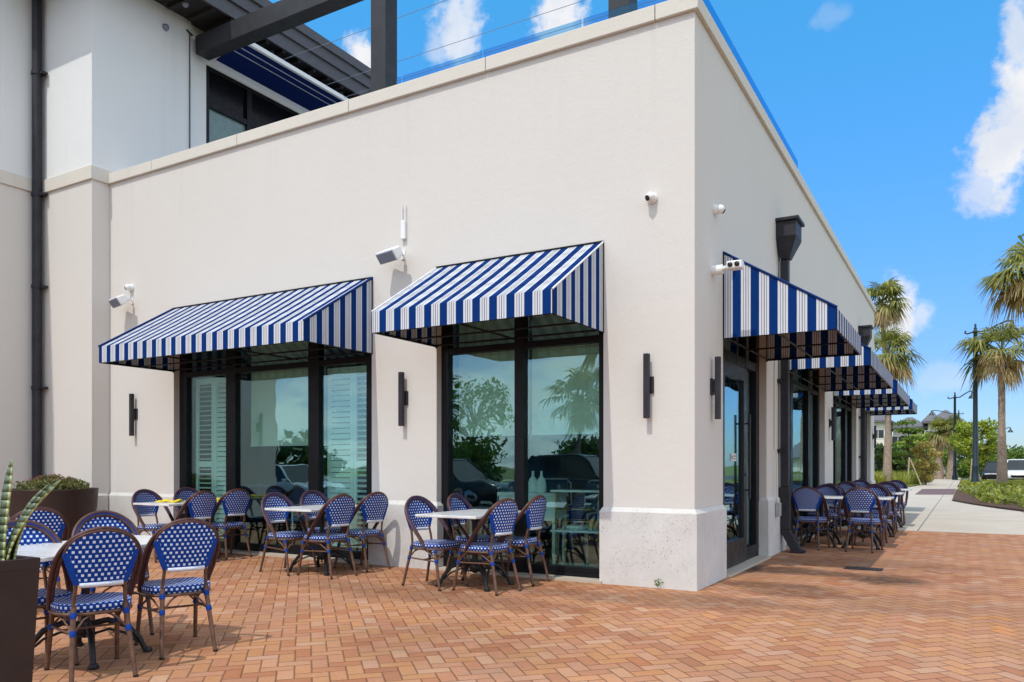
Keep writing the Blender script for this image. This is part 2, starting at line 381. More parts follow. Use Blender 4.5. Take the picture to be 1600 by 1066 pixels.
def weave(name, stagger=True):
    m, nt, out = new_mat(name); u, v, _ = nt.sep(nt.uv())
    col_w, row_h = .0370, .0300
    row = nt.m('FLOOR', nt.m('DIVIDE', v, row_h))
    odd = nt.m('MULTIPLY', nt.m('FLOORED_MODULO', row, 2.0), .5)
    a = nt.m('SUBTRACT', nt.m('FRACT', nt.m('ADD', nt.m('DIVIDE', u, col_w), odd)), .5); b = nt.m('SUBTRACT', nt.m('FRACT', nt.m('DIVIDE', v, row_h)), .5)
    dot = nt.m('MULTIPLY', nt.mr(nt.m('ABSOLUTE', a), .19, .235, 1, 0), nt.mr(nt.m('ABSOLUTE', b), .24, .30, 1, 0))
    band = nt.m('ABSOLUTE', nt.m('SUBTRACT', nt.m('FRACT', nt.m('DIVIDE', u, col_w/2)), .5))
    base = nt.mix(nt.mr(band, .30, .5), (.004, .050, .29), (.002, .022, .12))
    base = nt.mix(nt.mr(nt.noise(nt.obj(), 20, 3), .3, .7, 0, .3), base, (.005, .060, .34))
    col = nt.mix(dot, base, (.72, .77, .86))
    h = nt.m('ADD', nt.m('MULTIPLY', dot, .8), nt.m('MULTIPLY', nt.m('SUBTRACT', .5, band), .8))
    principled(nt, out, col, .42, 0, nt.bump(h, .003, .8), .12); return m
M_WEAVE = weave('blue and white weave')
M_BLUE = simple('blue wicker', (.004, .050, .30), .5, 0, .2, 60, .002, .15)
M_WICK = simple('white wicker wrap', (.70, .74, .82), .5, 0, .1, 60, .003)
M_WOOD = simple('brown bamboo look tube', (.075, .032, .027), .42, 0, .35, 22, spec=.3)
M_WOODL = simple('worn brown tube', (.125, .066, .043), .42, 0, .35, 22, spec=.3)
def marble():
    m, nt, out = new_mat('pale marble'); p = nt.obj()
    n = nt.noise(nt.vm('ADD', nt.scale(p, (2.2, 5, 3)), nt.scale(nt.noise(p, 4, 4, out=1), (1.3, 1.3, 1.3))), 2.2, 6, .7)
    col = nt.ramp(n, [(.3, (.50, .50, .50)), (.5, (.66, .66, .655)), (.75, (.74, .74, .735))])
    principled(nt, out, col, .22, 0); return m
M_MARB = marble()
M_YELL = simple('yellow cotton', (.80, .60, .04), .85, 0, .12, 30, .004)
M_PLANTER = simple('brown fibre planter', (.036, .021, .017), .55, 0, .15, 5, .001, .3)
def leafmat(name, c1, c2, scale=1.2, trans=.35, rough=.55):
    m, nt, out = new_mat(name)
    g = nt.node('ShaderNodeNewGeometry')
    n = nt.m('ADD', nt.m('MULTIPLY', nt.noise(nt.obj(), scale, 3), .6), nt.m('MULTIPLY', nt.white(nt.scale(g.outputs['Random Per Island'], (91., 17., 3.)) if False else nt.com(g.outputs['Random Per Island'], .3, .7)), .5))
    col = nt.mix(nt.mr(n, .25, .85), c1, c2)
    p = nt.node('ShaderNodeBsdfPrincipled'); nt.put(p.inputs['Base Color'], col); p.inputs['Roughness'].default_value = rough
    tl = nt.node('ShaderNodeBsdfTranslucent'); nt.put(tl.inputs[0], nt.mix(1, col, (1.25, 1.3, .7), 'MULTIPLY'))
    mx = nt.node('ShaderNodeMixShader'); mx.inputs[0].default_value = trans
    nt.l.new(p.outputs[0], mx.inputs[1]); nt.l.new(tl.outputs[0], mx.inputs[2]); nt.l.new(mx.outputs[0], out.inputs[0]); return m
L_GREEN = leafmat('green leaves', (.06, .125, .016), (.20, .29, .04))
L_YEL = leafmat('yellow green leaves', (.15, .23, .022), (.42, .45, .05))
L_DARK = leafmat('dark leaves', (.035, .075, .02), (.11, .17, .04))
L_GOLD = leafmat('golden leaves', (.26, .20, .05), (.56, .44, .14))
L_PALM = leafmat('palm fronds', (.10, .125, .02), (.36, .34, .09), .9)
L_DEAD = leafmat('dry palm fronds', (.24, .16, .07), (.58, .43, .21), .9)
L_GRASS = leafmat('grass blades', (.19, .22, .025), (.48, .46, .08), .8)
L_GRASS2 = leafmat('straw grass blades', (.22, .18, .06), (.46, .38, .14), .8)
L_SHRUB = leafmat('low shrub leaves', (.10, .15, .022), (.42, .42, .08), 1.6)
L_PURP = leafmat('bronze green leaves', (.07, .10, .025), (.22, .20, .07), 14)
L_PINK = leafmat('pink petals', (.45, .06, .16), (.6, .12, .25), 5)
M_BARK = simple('palm trunk bark', (.30, .22, .16), .9, 0, .35, 6, .02)
M_BARK2 = simple('brown bark', (.13, .09, .06), .9, 0, .35, 6, .02)
M_STAKE = simple('timber stake', (.42, .34, .22), .8)
# ------------------------------------------------------------------ setting
def sheet(name, poly, z, mat, thick=.0):
    b = MB()
    if thick: b.prism(poly, z-thick, z)
    else: b.quad([(x, y, z) for x, y in poly])
    o = b.build(name, mat); tag(o, kind='structure'); return o
o = sheet('ground', [(-700, -700), (700, -700), (700, 900), (-700, 900)], -.32, M_LAWN)
b = MB()
ys = [-11.5, -8, -5, -2, -.3, 9.47]
for a, c in zip(ys[:-1], ys[1:]):
    b.quad([(-22, a, ground_z(0, a)), (8, a, ground_z(0, a)), (8, c, ground_z(0, c)), (-22, c, ground_z(0, c))])
b.quad([(8, -11.5, -.4), (8, 9.47, -.4), (8, 9.47, 0), (8, -.3, 0), (8, -11.5, ground_z(0, -11.5))])
tag(b.build('brick_paving', M_PAVE), kind='structure')
sheet('concrete_sidewalk', [(-1.5, 9.474), (8, 9.474), (8, 17.6), (3.86, 18.1), (3.3, 19.6), (2.66, 21.85), (2.02, 24.65), (2.02, 44), (-14, 44), (-14, 18.7), (-1.5, 18.7)], 0, M_CONC, .3)
b = MB(); pl = [(-.45, 44), (2.02, 44), (2.05, 55), (2.1, 75), (1.75, 112), (-6, 150), (-9, 150), (-.8, 112), (-.1, 75), (.05, 52)]
b.prism(pl, -.3, -.006); tag(b.build('garden_path', M_CONC), kind='structure')
sheet('brick_crossing', [(.5, 31), (2.0, 31.6), (2.0, 41.4), (.4, 40.4)], .006, M_XING)
sheet('planting_bed', [(2.03, 24.8), (2.68, 22), (3.34, 19.75), (3.9, 18.25), (9, 17.4), (14, 17.4), (14, 38), (2.03, 38)], .05, M_SOIL, .3)
b = MB()
for q in ([(2.03, 38.002), (14, 38.002), (14, 43.9), (2.03, 43.9)],): b.prism(q, -.3, .02)
tag(b.build('side_path', M_CONC), kind='structure')
sheet('grass_verge', [(2.12, 44.002), (30, 44.002), (30, 56), (2.12, 56)], .08, M_LAWN, .4)
sheet('garden_bed', [(-30, 44.2), (-.47, 44.2), (.0, 52), (-.15, 75), (-.85, 112), (-40, 160), (-60, 120)], .06, M_LAWN, .35)
sheet('parking_road', [(2.2, 56.01), (60, 56.01), (60, 84), (2.2, 84)], -.03, M_ASPH, .28)
sheet('rear_parking_lot', [(-60, -60), (40, -60), (40, -11.6), (-60, -11.6)], -.17, M_ASPH, .14)

# ------------------------------------------------------------------ restaurant building
Zc, ZT, T = 6.05, 6.22, .30
bld = thing('restaurant_building', 'single storey cream stucco restaurant with stone plinth and parapet', 'building')
def wall_cells(b, us, zs, solid, t, place):
    nu, nz = len(us)-1, len(zs)-1
    S = lambda i, j: 0 <= i < nu and 0 <= j < nz and solid(i, j)
    for i in range(nu):
        for j in range(nz):
            if not S(i, j): continue
            u0, u1, z0, z1 = us[i], us[i+1], zs[j], zs[j+1]
            b.quad([place(u0, 0, z0), place(u1, 0, z0), place(u1, 0, z1), place(u0, 0, z1)])
            b.quad([place(u1, t, z0), place(u0, t, z0), place(u0, t, z1), place(u1, t, z1)])
            if not S(i-1, j): b.quad([place(u0, t, z0), place(u0, 0, z0), place(u0, 0, z1), place(u0, t, z1)])
            if not S(i+1, j): b.quad([place(u1, 0, z0), place(u1, t, z0), place(u1, t, z1), place(u1, 0, z1)])
            if not S(i, j-1): b.quad([place(u0, t, z0), place(u1, t, z0), place(u1, 0, z0), place(u0, 0, z0)])
            if not S(i, j+1): b.quad([place(u0, 0, z1), place(u1, 0, z1), place(u1, t, z1), place(u0, t, z1)])
OT = 3.25
b = MB(); us = [-10.07, -8.40, -4.35, -3.30, -1.03, 0]; zs = [0, OT, Zc]
wall_cells(b, us, zs, lambda i, j: j == 1 or i in (0, 2, 4), T, lambda u, d, z: (u, d, z))
b.build('wall', M_WALL, bld)
OPR = [(1.10, 3.40), (4.63, 8.72), (9.86, 13.98), (15.18, 17.48)]
b = MB(); us = [T]+[v for o_ in OPR for v in o_]+[18.58]
wall_cells(b, us, zs, lambda i, j: j == 1 or i % 2 == 0, T, lambda u, d, z: (-d, u, z))
b.build('wall', M_WALL, bld)
b = MB().box(-10.07, -.302, 18.28, 18.58, 0, Zc); b.build('wall', M_WALL, bld)
# coping in lengths with open joints
b = MB(); g = .004
cuts = [-10.10, -8.9, -6.9, -4.72, -2.55, -.42]
for a, c in zip(cuts[:-1], cuts[1:]): b.box(a+g, c-g, -.045, T+.04, Zc+.002, ZT)
b.prism([(-.42+g, -.045), (.045, -.045), (.045, .42-g), (-T-.04, .42-g), (-T-.04, T+.04), (-.42+g, T+.04)], Zc+.002, ZT)
cy_ = [.42, 2.6, 4.8, 7, 9.2, 11.4, 13.6, 15.8, 18.62]
for a, c in zip(cy_[:-1], cy_[1:]): b.box(-T-.04, .045, a+g, c-g, Zc+.002, ZT)
b.build('coping', M_COPING, bld, bevel=.008)
b = MB().box(-10.06, -T-.01, T+.01, 18.27, 5.4, 5.55); b.build('roof_deck', simple('roof membrane', (.3, .3, .3), .9), bld)
def plinth(x0, x1, y0, y1, skip=()):
    e = .034; h0, h1 = .80, .85
    a = [x0-e, x1+e, y0-e, y1+e]; c = [x0-.003, x1+.003, y0-.003, y1+.003]
    b = MB(); b.frust((*a, -.12), (*a, h0)); b.frust((*a, h0), (*c, h1)); return b
def pl_front(x0, x1):
    plinth(x0, x1, 0, .10-.034).build('plinth', M_PLINTH, bld)
pl_front(-10.03, -8.40); pl_front(-4.35, -3.30)
e = .034
b = MB(); poly = lambda e, i: [(-1.03-e, -e), (e, -e), (e, 1.10+e), (-.16, 1.10+e), (-.16, .12), (-1.03-e, .12)]
b.prism(poly(e, 0), -.12, .80)
lo, hi = poly(e, 0), poly(.003, 0)
b.add([(x, y, .80) for x, y in lo]+[(x, y, .85) for x, y in hi], [(i, (i+1) % 6, 6+(i+1) % 6, 6+i) for i in range(6)])
b.build('plinth', M_PLINTH, bld)
for y0, y1 in ((3.40, 4.63), (8.72, 9.86), (13.98, 15.18), (17.48, 18.58)):
    plinth(-.10+.034, 0, y0, y1).build('plinth', M_PLINTH, bld)
for x0, x1 in ((-8.40, -4.35), (-3.30, -1.03)): MB().box(x0, x1, -.06, .3, -.1, .03).build('threshold', M_CONC, bld)
for y0, y1 in ((1.14, 3.36), (15.22, 17.44)): MB().box(-.3, .07, y0, y1, -.1, .028).build('threshold', M_CONC, bld)
for y0, y1 in OPR[1:3]: MB().box(-.3, .05, y0+.04, y1-.04, -.1, .03).build('threshold', M_CONC, bld)

# windows: frame grid + panes; place(u, d, z): u along the wall, d into the wall
def window(us_solid, u0, u1, place, glassd=.15, sill=.14, tr=(2.70, 2.78), name='window', gm=None):
    """us_solid: list of (a,b) vertical members"""
    fb = MB()
    def bx(a, c, d0, d1, z0, z1):
        P = [place(u, d, z) for z in (z0, z1) for d in (d0, d1) for u in (a, c)]
        fb.add(P, [(0, 2, 3, 1), (4, 5, 7, 6), (0, 1, 5, 4), (2, 6, 7, 3), (0, 4, 6, 2), (1, 3, 7, 5)])
    for a, c in us_solid: bx(a, c, .10, .215, .032, OT-.002)
    gaps = [(us_solid[i][1], us_solid[i+1][0]) for i in range(len(us_solid)-1)]
    for a, c in gaps:
        bx(a, c, .104, .21, .032, .075); bx(a, c, .118, .206, .075, sill)
        bx(a, c, .104, .21, tr[0], tr[1]); bx(a, c, .104, .21, OT-.07, OT-.003)
    fr = fb.build(name, M_FRAME, bld, bevel=.004)
    for a, c in gaps:
        for z0, z1 in ((sill, tr[0]), (tr[1], OT-.07)):
            pb = MB(); P = [place(u, d, z) for z in (z0, z1) for d in (glassd, glassd+.008) for u in (a, c)]
            pb.add(P, [(0, 2, 3, 1), (4, 5, 7, 6), (0, 1, 5, 4), (2, 6, 7, 3), (0, 4, 6, 2), (1, 3, 7, 5)])
            pb.build('pane', gm or M_GLASS, fr)
    return fr
pf = lambda u, d, z: (u, d, z)
prr = lambda u, d, z: (-d, u, z)
window([(-8.398, -8.225), (-7.31, -7.10), (-5.60, -5.40), (-4.53, -4.352)], -8.4, -4.35, pf)
window([(-3.298, -3.19), (-2.23, -2.10), (-1.13, -1.032)], -3.3, -1.03, pf)
for y0, y1 in OPR[1:3]:
    window([(y0+.002, y0+.18), (y0+1.08, y0+1.29), (y0+2.80, y0+3.01), (y1-.18, y1-.002)], y0, y1, prr)
# doors on the right wall
for (y0, y1) in (OPR[0], OPR[3]):
    a0, a1 = y0+.25, y0+1.50          # leaf
    fb = MB()
    def bx(u0, u1, d0, d1, z0, z1): fb.box(-d1, -d0, u0, u1, z0, z1)
    for a, c in ((y0+.002, y0+.245), (y0+1.505, y0+1.57), (y1-.19, y1-.002)): bx(a, c, .10, .22, .03, OT-.002)
    for a, c in ((y0+1.57, y1-.19),):
        bx(a, c, .104, .216, .03, .20); bx(a, c, .104, .216, 2.62, 2.74); bx(a, c, .104, .216, OT-.07, OT-.003)
    bx(y0+.245, y0+1.505, .104, .216, 2.60, 2.74); bx(y0+.245, y0+1.505, .104, .216, OT-.07, OT-.003)
    sr = fb.build('door_surround', M_FRAME, bld, bevel=.004)
    for a, c, z0, z1 in ((y0+1.57, y1-.19, .20, 2.62), (y0+.245, y0+1.505, 2.74, OT-.07), (y0+1.57, y1-.19, 2.74, OT-.07)):
        MB().box(-.158, -.15, a, c, z0, z1).build('pane', M_GLASS, sr)
    lf = MB(); st = .15
    for a, c, z0, z1 in ((a0, a0+st, .035, 2.59), (a1-st, a1, .035, 2.59), (a0+st, a1-st, .035, .36), (a0+st, a1-st, 2.42, 2.59)): lf.box(-.165, -.085, a, c, z0, z1)
    leaf = lf.build('door', M_DOORFR, bld, bevel=.005)
    MB().box(-.130, -.122, a0+st, a1-st, .36, 2.42).build('pane', M_DGLASS, leaf)
    hb = MB().tube([(-.03, a1-.075, .86), (-.03, a1-.075, 1.98)], .016, 10)
    for z in (.98, 1.86): hb.tube([(-.086, a1-.075, z), (-.03, a1-.075, z)], .011, 8)
    hb.tube([(-.086, a1-.075, 1.18), (-.074, a1-.075, 1.18)], .022, 12)
    hb.build('handle', M_BLACK, leaf)
    if y0 < 2:
        MB().box(-.1205, -.118, a0+st+.42, a0+st+.68, 1.36, 1.46).build('notice', simple('notice paper', (.6, .62, .62), .6), leaf)
        MB().box(-.1175, -.1165, a0+st+.44, a0+st+.49, 1.39, 1.43).box(-.1175, -.1165, a0+st+.52, a0+st+.66, 1.42, 1.43).box(-.1175, -.1165, a0+st+.52, a0+st+.63, 1.39, 1.40).build('notice_mark', M_LENS, leaf)
# interior
b = MB().box(-10.0, -.302, .302, 18.2, -.1, .02); b.build('floor', M_INTF, bld)
b = MB().box(-10.0, -.302, 5.2, 5.4, .02, 5.3).box(-10.06, -9.9, .302, 5.198, .02, 5.3).box(-5.4, -5.3, 5.402, 18.2, .02, 5.3); b.build('interior_wall', M_INT, bld)
b = MB().box(-10.0, -.302, .302, 18.2, 3.32, 3.4); b.build('ceiling', simple('ceiling paint', (.25, .25, .25), .9), bld)

# ------------------------------------------------------------------ taller block on the left
PX, PY, LX = -10.072, -.314, -11.58
tow = thing('two_storey_building', 'taller two storey stucco block with wide dark eaves at left', 'building')
b = MB(); b.box(LX, PX, PY, 0.298, -.1, Zc); b.box(LX-3, LX-.0, -4.8, .298, -.1, Zc); b.build('wall', M_WALL, tow)
b = MB().box(LX+.001, PX, PY, 1.60, ZT+.055, 9.72); b.box(LX-3, LX, -4.8, 1.60, ZT+.055, 9.72)
# upper return wall with the terrace window
b.box(LX-2, PX-.08, 1.602, 2.0, ZT+.055, 9.72); b.box(LX-2, PX-.08, 2.0, 9.0, 9.0, 9.72); b.box(LX-2, PX-.08, 8.2, 18, ZT-.6, 9.0); b.box(LX-2, PX-.08, 2.0, 8.2, 5.0, 6.3)
b.build('upper_wall', M_UPPER, tow)
b = MB(); e2 = .035
b.box(LX, PX+e2, PY-e2, .298, Zc, ZT+.055); b.box(LX-3, LX+e2, -4.8-e2, PY-e2-.002, Zc, ZT+.055); b.build('belt_course', M_COPING, tow, bevel=.006)
b = MB(); b.box(LX+.036, PX+.034, PY-.034, -.05, -.1, .80); b.frust((LX+.036, PX+.034, PY-.034, -.05, .80), (LX+.036, PX+.003, PY-.003, -.05, .85))
b.box(LX-.5, LX+.034, -4.834, PY-.036, -.1, .80); b.frust((LX-.5, LX+.034, -4.834, PY-.036, .80), (LX-.5, LX+.003, -4.803, PY-.036, .85)); b.build('plinth', M_PLINTH, tow)
b = MB(); xw = PX-.14
b.box(xw-.05, xw+.05, 2.0, 8.2, 8.92, 9.0).box(xw-.05, xw+.05, 2.0, 2.08, 6.3, 8.92).box(xw-.05, xw+.05, 3.0, 3.12, 6.3, 8.92).box(xw-.05, xw+.05, 4.9, 5.02, 6.3, 8.92).box(xw-.05, xw+.05, 6.8, 6.92, 6.3, 8.92)
for a, c in ((2.08, 3.0), (3.12, 4.9), (5.02, 6.8)): b.box(xw-.045, xw+.045, a, c, 8.22, 8.32)
wf = b.build('window', M_FRAME, tow)
b = MB()
for a, c in ((2.08, 3.0), (3.12, 4.9), (5.02, 6.8), (6.92, 8.2)): b.box(xw-.02, xw-.012, a, c, 8.32 if a < 6.9 else 6.3, 8.92)
b.build('pane', simple('dark upper glass', (.006, .006, .008), .2, spec=.12), wf)
b = MB()
for a, c in ((2.08, 3.0), (3.12, 4.9), (5.02, 6.8)): b.box(xw-.02, xw-.012, a, c, 6.3, 8.22)
b.build('pane', simple('green upper glass', (.13, .21, .21), .2), wf)
EX = -9.25
b = MB().box(-16, EX-.03, -1.1, 18.5, 9.60, 9.70); b.build('soffit', simple('black soffit boards', (.018, .016, .016), .7, 0, .3, 8), tow)
b = MB()
for x0, x1, y0, y1 in ((EX-.03, EX+.02, -1.13, 18.5),):
    b.box(x0, x1, y0, y1, 9.56, 9.82); b.box(x0, x1+.05, y0, y1, 9.822, 10.05); b.box(x0, x1+.10, y0, y1, 10.052, 10.24)
b.box(-16, EX-.031, -1.13, -1.104, 9.56, 10.24)
b.build('fascia', simple('grey fascia', (.075, .074, .085), .6), tow)
b = MB(); b.frust((-20, EX+.06, -1.1, 18.5, 10.242), (-17, -13, 3, 14, 12.0)); b.build('roof', M_ROOFT, tow)
for k in range(9):
    y = 1.1+k*1.0
    MB().lathe([(.05, 0), (.06, -.05), (.055, -.1), (.03, -.13), (0.001, -.14)], 12, (EX-.32, y, 9.6)).build('soffit_light', M_GREYPL, tow)
b = MB()
for k in range(24): b.box(EX-.72, EX-.04, .6+k*.42, .68+k*.42, 9.52, 9.598)
b.build('rafter', simple('black rafters', (.02, .018, .018), .7), tow)
MB().lathe([(.055, 0), (.06, .02), (.05, .06), (.001, .065)], 14, (PX, 1.05, 9.22), Matrix.Rotation(R(90), 3, 'Y')).build('wall_light', M_GREYPL, tow)
b = MB().tube([(PX+.02, 1.56, ZT), (PX+.02, 1.56, 9.33)], .011, 6); b.tube([(PX, 1.50, 9.40), (PX+.05, 1.60, 9.32)], .02, 8); b.build('conduit', M_STEEL, tow)
# side wing opening reveals nothing more; roof cap of the wing
# retractable awning on the terrace wall
ra = thing('retractable_awning', 'rolled navy retractable awning with white housing above terrace window', 'awning')
b = MB().box(PX-.05, PX+.28, 2.18, 7.6, 9.38, 9.52); b.build('housing', M_WHITE, ra, bevel=.01)
b = MB(); q0 = (PX+.30, 9.33); q1 = (PX+.06, 9.06)
for i in range(1):
    pts = [(PX+.86, 9.20), (PX+.58, 9.17), (PX+.32, 9.14), (PX+.08, 9.10)]
    for k in range(3):
        (xa, za), (xb, zb) = pts[k], pts[k+1]; va, vb = 1-k/3, 1-(k+1)/3
        b.quad([(xa, 2.1, za), (xa, 7.6, za), (xb, 7.6, zb), (xb, 2.1, zb)], [(0, va), (1, va), (1, vb), (0, vb)])
fab = b.build('fabric', M_NAVYSTRIPE, ra)
sm = fab.modifiers.new('thick', 'SOLIDIFY'); sm.thickness = .02
MB().box(PX+.84, PX+.92, 2.1, 7.6, 9.19, 9.28).build('front_bar', M_WHITE, ra, bevel=.01)
MB().box(PX-.05, PX+.85, 2.02, 2.09, 9.215, 9.29).build('end_bracket', M_WHITE, ra)
# pergola
pg = thing('roof_pergola', 'dark grey steel pergola posts and beam on the roof terrace', 'pergola')
for x in (-5.80, -1.69):
    MB().box(x, x+.30, 1.68, 1.98, 5.55, 9.36).build('post', M_STEEL, pg, bevel=.006)
MB().box(PX+.02, -5.802, 1.68, 1.98, 9.03, 9.37).box(-5.498, -1.692, 1.68, 1.98, 9.03, 9.37).build('beam', M_STEEL, pg, bevel=.006)
for y, z in ((3.1, 9.35), (4.3, 9.35), (4.75, 9.25)):
    MB().tube([(PX+.2, y, z), (-1.5, y, z)], .005, 6).build('cable', M_GREYPL, pg)
# glass railing
rl = thing('glass_railing', 'frameless blue glass balustrade behind the parapet coping', 'railing')
b = MB()
for a, c in ((-4.28, -4.2), (-4.17, -2.9), (-2.87, -1.5), (-1.47, -.09)): b.box(a, c, .42, .432, 5.56, 6.60)
b.build('glass_panel', M_RAIL, rl)
b = MB()
for a, c in ((.45, 1.9), (1.93, 3.4), (3.43, 4.9), (4.93, 6.3)): b.box(-.10, -.088, a, c, 5.56, 6.62)
b.build('glass_panel', M_RAIL, rl)

# ------------------------------------------------------------------ awnings
AD, AB, AV, AT = 1.235, 2.79, 3.022, 3.785
def awning(w, label, place_loc, rz, piping, stripe0=0.):
    """local: x along the wall (0..w), -y out of the wall"""
    t = thing('window_awning', label, 'awning', place_loc, rz, 'striped awnings on the restaurant')
    s = stripe0; n = 6
    L = math.hypot(AD, AT-AV)
    b = MB()
    for i in range(n):   # slope with slight sag between supports
        for k in range(8):
            pts = []; uvs = []
            for (a, c) in ((k/8, i/n), ((k+1)/8, i/n), ((k+1)/8, (i+1)/n), (k/8, (i+1)/n)):
                sag = -.012*math.sin(math.pi*c)*math.sin(math.pi*a)**.5 if 0 < a < 1 else 0
                pts.append((a*w, -AD*(1-c), AV+(AT-AV)*c+sag)); uvs.append((a*w+s, c*L))
            b.quad(pts, uvs, True)
    can = b.build('canopy', M_AWN, t); sm = can.modifiers.new('thick', 'SOLIDIFY'); sm.thickness = .006; sm.offset = -1
    b = MB(); b.quad([(0, -AD, AB), (w, -AD, AB), (w, -AD, AV), (0, -AD, AV)], [(s, -.23), (w+s, -.23), (w+s, 0), (s, 0)])
    va = b.build('valance', M_AWN, t); sm = va.modifiers.new('thick', 'SOLIDIFY'); sm.thickness = .006; sm.offset = -1
    for x, sg in ((0, 1), (w, -1)):
        b = MB(); off = .205*.97
        P = [(x, -AD, AB), (x, 0, AB), (x, 0, AT), (x, -AD, AV)]; U = [(off-p[1]*0+(AD+p[1]), p[2]) for p in P]
        b.quad(P if sg < 0 else P[::-1], U if sg < 0 else U[::-1])
        sp = b.build('side_panel', M_AWN, t); sm = sp.modifiers.new('thick', 'SOLIDIFY'); sm.thickness = .006; sm.offset = -1
    r = .013; f = MB()
    x0, x1, y0 = .016, w-.016, -AD+.016
    f.tube([(x0, 0, AB+.005), (x0, y0, AB+.005), (x1, y0, AB+.005), (x1, 0, AB+.005)], r, 6)
    f.tube([(x0, -.012, AB+.02), (x1, -.012, AB+.02)], r, 6); f.tube([(x0, -.012, AT-.05), (x1, -.012, AT-.05)], r, 6)
    f.tube([(x0, y0, AV-.03), (x1, y0, AV-.03)], r, 6)
    mid = .5; f.tube([(x0, -AD*mid, AV+(AT-AV)*(1-mid)-.045), (x1, -AD*mid, AV+(AT-AV)*(1-mid)-.045)], r, 6)
    f.tube([(x0, -AD*.5, AB+.005), (x1, -AD*.5, AB+.005)], r*.9, 6)
    nb = max(2, round(w/1.3))
    for k in range(nb+1):
        x = x0+(x1-x0)*k/nb; f.tube([(x, y0, AB), (x, y0, AV-.03), (x, -.02, AT-.06)], r, 6)
        f.tube([(x, 0, AB+.01), (x, y0, AB+.01)], r*.9, 6)
    f.build('frame', M_FRAME, t)
    for x in (0, w): MB().tube([(x, -AD-.003, AV+.004), (x, -.0, AT+.004)], .016 if piping is M_NAVY else .010, 6).build('piping', piping, t)
    e_ = MB()
    for x in (0, w): e_.box(x-.007, x+.007, -.016, 0, AB-.015, AT+.012)
    e_.box(.008, w-.008, -.016, 0, AT-.004, AT+.014)
    e_.build('wall_trim', M_FRAME, t)
    return t
awning(4.06, 'wide blue striped awning over the shuttered window on the front wall', (-8.40, 0, 0), 0, M_NAVY, .02)
awning(2.27, 'narrow blue striped awning over the front window nearest the corner', (-3.30, 0, 0), 0, M_WCANVAS, .095)
lab = ['blue striped awning over the glass entrance door beside the corner', 'second blue striped awning along the right wall past the rain leader', 'third blue striped awning along the right wall between the two rain pipes', 'farthest small blue striped awning at the far end of the right wall']
for (y0, y1), l in zip(OPR, lab): awning(y1-y0, l, (0, y0, 0), R(90), M_NAVY if True else 0, .05)

# ------------------------------------------------------------------ wall fittings
def sconce(label, loc, rz):   # local: -y out of the wall
    t = thing('wall_sconce', label, 'wall light', loc, rz, 'slim black wall sconces')
    MB().box(-.058, .058, -.022, 0, -.09, .09).build('back_plate', M_BRONZE, t, bevel=.003)
    MB().box(-.03, .03, -.10, -.045, -.36, .33).build('light_bar', M_BRONZE, t, bevel=.003)
    MB().box(-.025, .025, -.045, -.022, -.06, .06).build('arm', M_BRONZE, t)
    return t
sconce('slim black wall sconce left of the shuttered window', (-9.37, 0, 2.15), 0)
sconce('slim black wall sconce on the pier between the two front windows', (-3.80, 0, 2.17), 0)
sconce('slim black wall sconce on the lit face of the corner pier', (-.50, 0, 2.17), 0)
sconce('slim black wall sconce on the shaded face of the corner pier beside the door', (0, .62, 2.18), R(90))
sconce('slim black wall sconce on the pier between the second and third right awnings', (0, 9.3, 2.18), R(90))
sconce('slim black wall sconce at the far end of the right wall', (0, 18.05, 2.18), R(90))
sconce('slim black wall sconce on the left wing wall, mirrored in the middle pane', (LX, -4.25, 2.15), R(90))
def speaker(label, loc):
    t = thing('wall_speaker', label, 'speaker', loc, 0, 'white wall speakers')
    M = Matrix.Translation((-.05, -.20, -.03)) @ Matrix.Rotation(R(-14), 4, 'Z') @ Matrix.Rotation(R(36), 4, 'X')
    b = MB(); P = [Vector(p) for p in [(-.15, .08, -.06), (.15, .08, -.06), (.15, .08, .06), (-.15, .08, .06), (-.185, -.09, -.08), (.185, -.09, -.08), (.185, -.09, .08), (-.185, -.09, .08)]]
    b.add([M @ p for p in P], [(0, 1, 2, 3), (7, 6, 5, 4), (0, 4, 5, 1), (1, 5, 6, 2), (2, 6, 7, 3), (3, 7, 4, 0)]); b.build('cabinet', M_WHITE, t, bevel=.02)
    b = MB(); b.add([M @ Vector(p) for p in [(-.165, -.094, -.066), (.165, -.094, -.066), (.165, -.094, .066), (-.165, -.094, .066), (-.155, -.104, -.058), (.155, -.104, -.058), (.155, -.104, .058), (-.155, -.104, .058)]], [(3, 2, 1, 0), (4, 5, 6, 7), (0, 1, 5, 4), (1, 2, 6, 5), (2, 3, 7, 6), (3, 0, 4, 7)]); b.build('grille', M_GREYPL, t)
    MB().box(-.03, .03, -.012, 0, -.06, .06).tube([(0, -.01, 0), (.03, -.09, 0), (.0, -.14, -.01)], .014, 8).lathe([(.03, -.02), (.03, .02)], 12, (.02, -.11, 0)).build('bracket', M_WHITE, t)
speaker('white wall speaker under the dome camera at the left', (-9.45, 0, 4.03)); speaker('white wall speaker between the awnings under the antenna box', (-3.82, 0, 4.02))
def turret(label, loc, rz, aim=-30):
    t = thing('security_camera', label, 'camera', loc, rz, 'white dome security cameras')
    MB().lathe([(.058, 0), (.06, .012), (.056, .035), (.05, .045)], 20, M=Matrix.Rotation(R(90), 3, 'X')).build('base', M_WHITE, t)
    c = Vector((0, -.065, 0)); M = Matrix.Rotation(R(90), 3, 'X')
    MB().lathe([(.001, -.05)]+[(.05*math.cos(R(a)), .05*math.sin(R(a))) for a in range(-75, 61, 15)], 20, c).build('ball', M_WHITE, t)
    Mx = Matrix.Rotation(R(aim), 3, 'Z') @ Matrix.Rotation(R(90+25), 3, 'X')
    MB().lathe([(.030, .030), (.030, .052), (.024, .055), (.001, .054)], 16, c, Mx).build('lens', M_LENS, t)
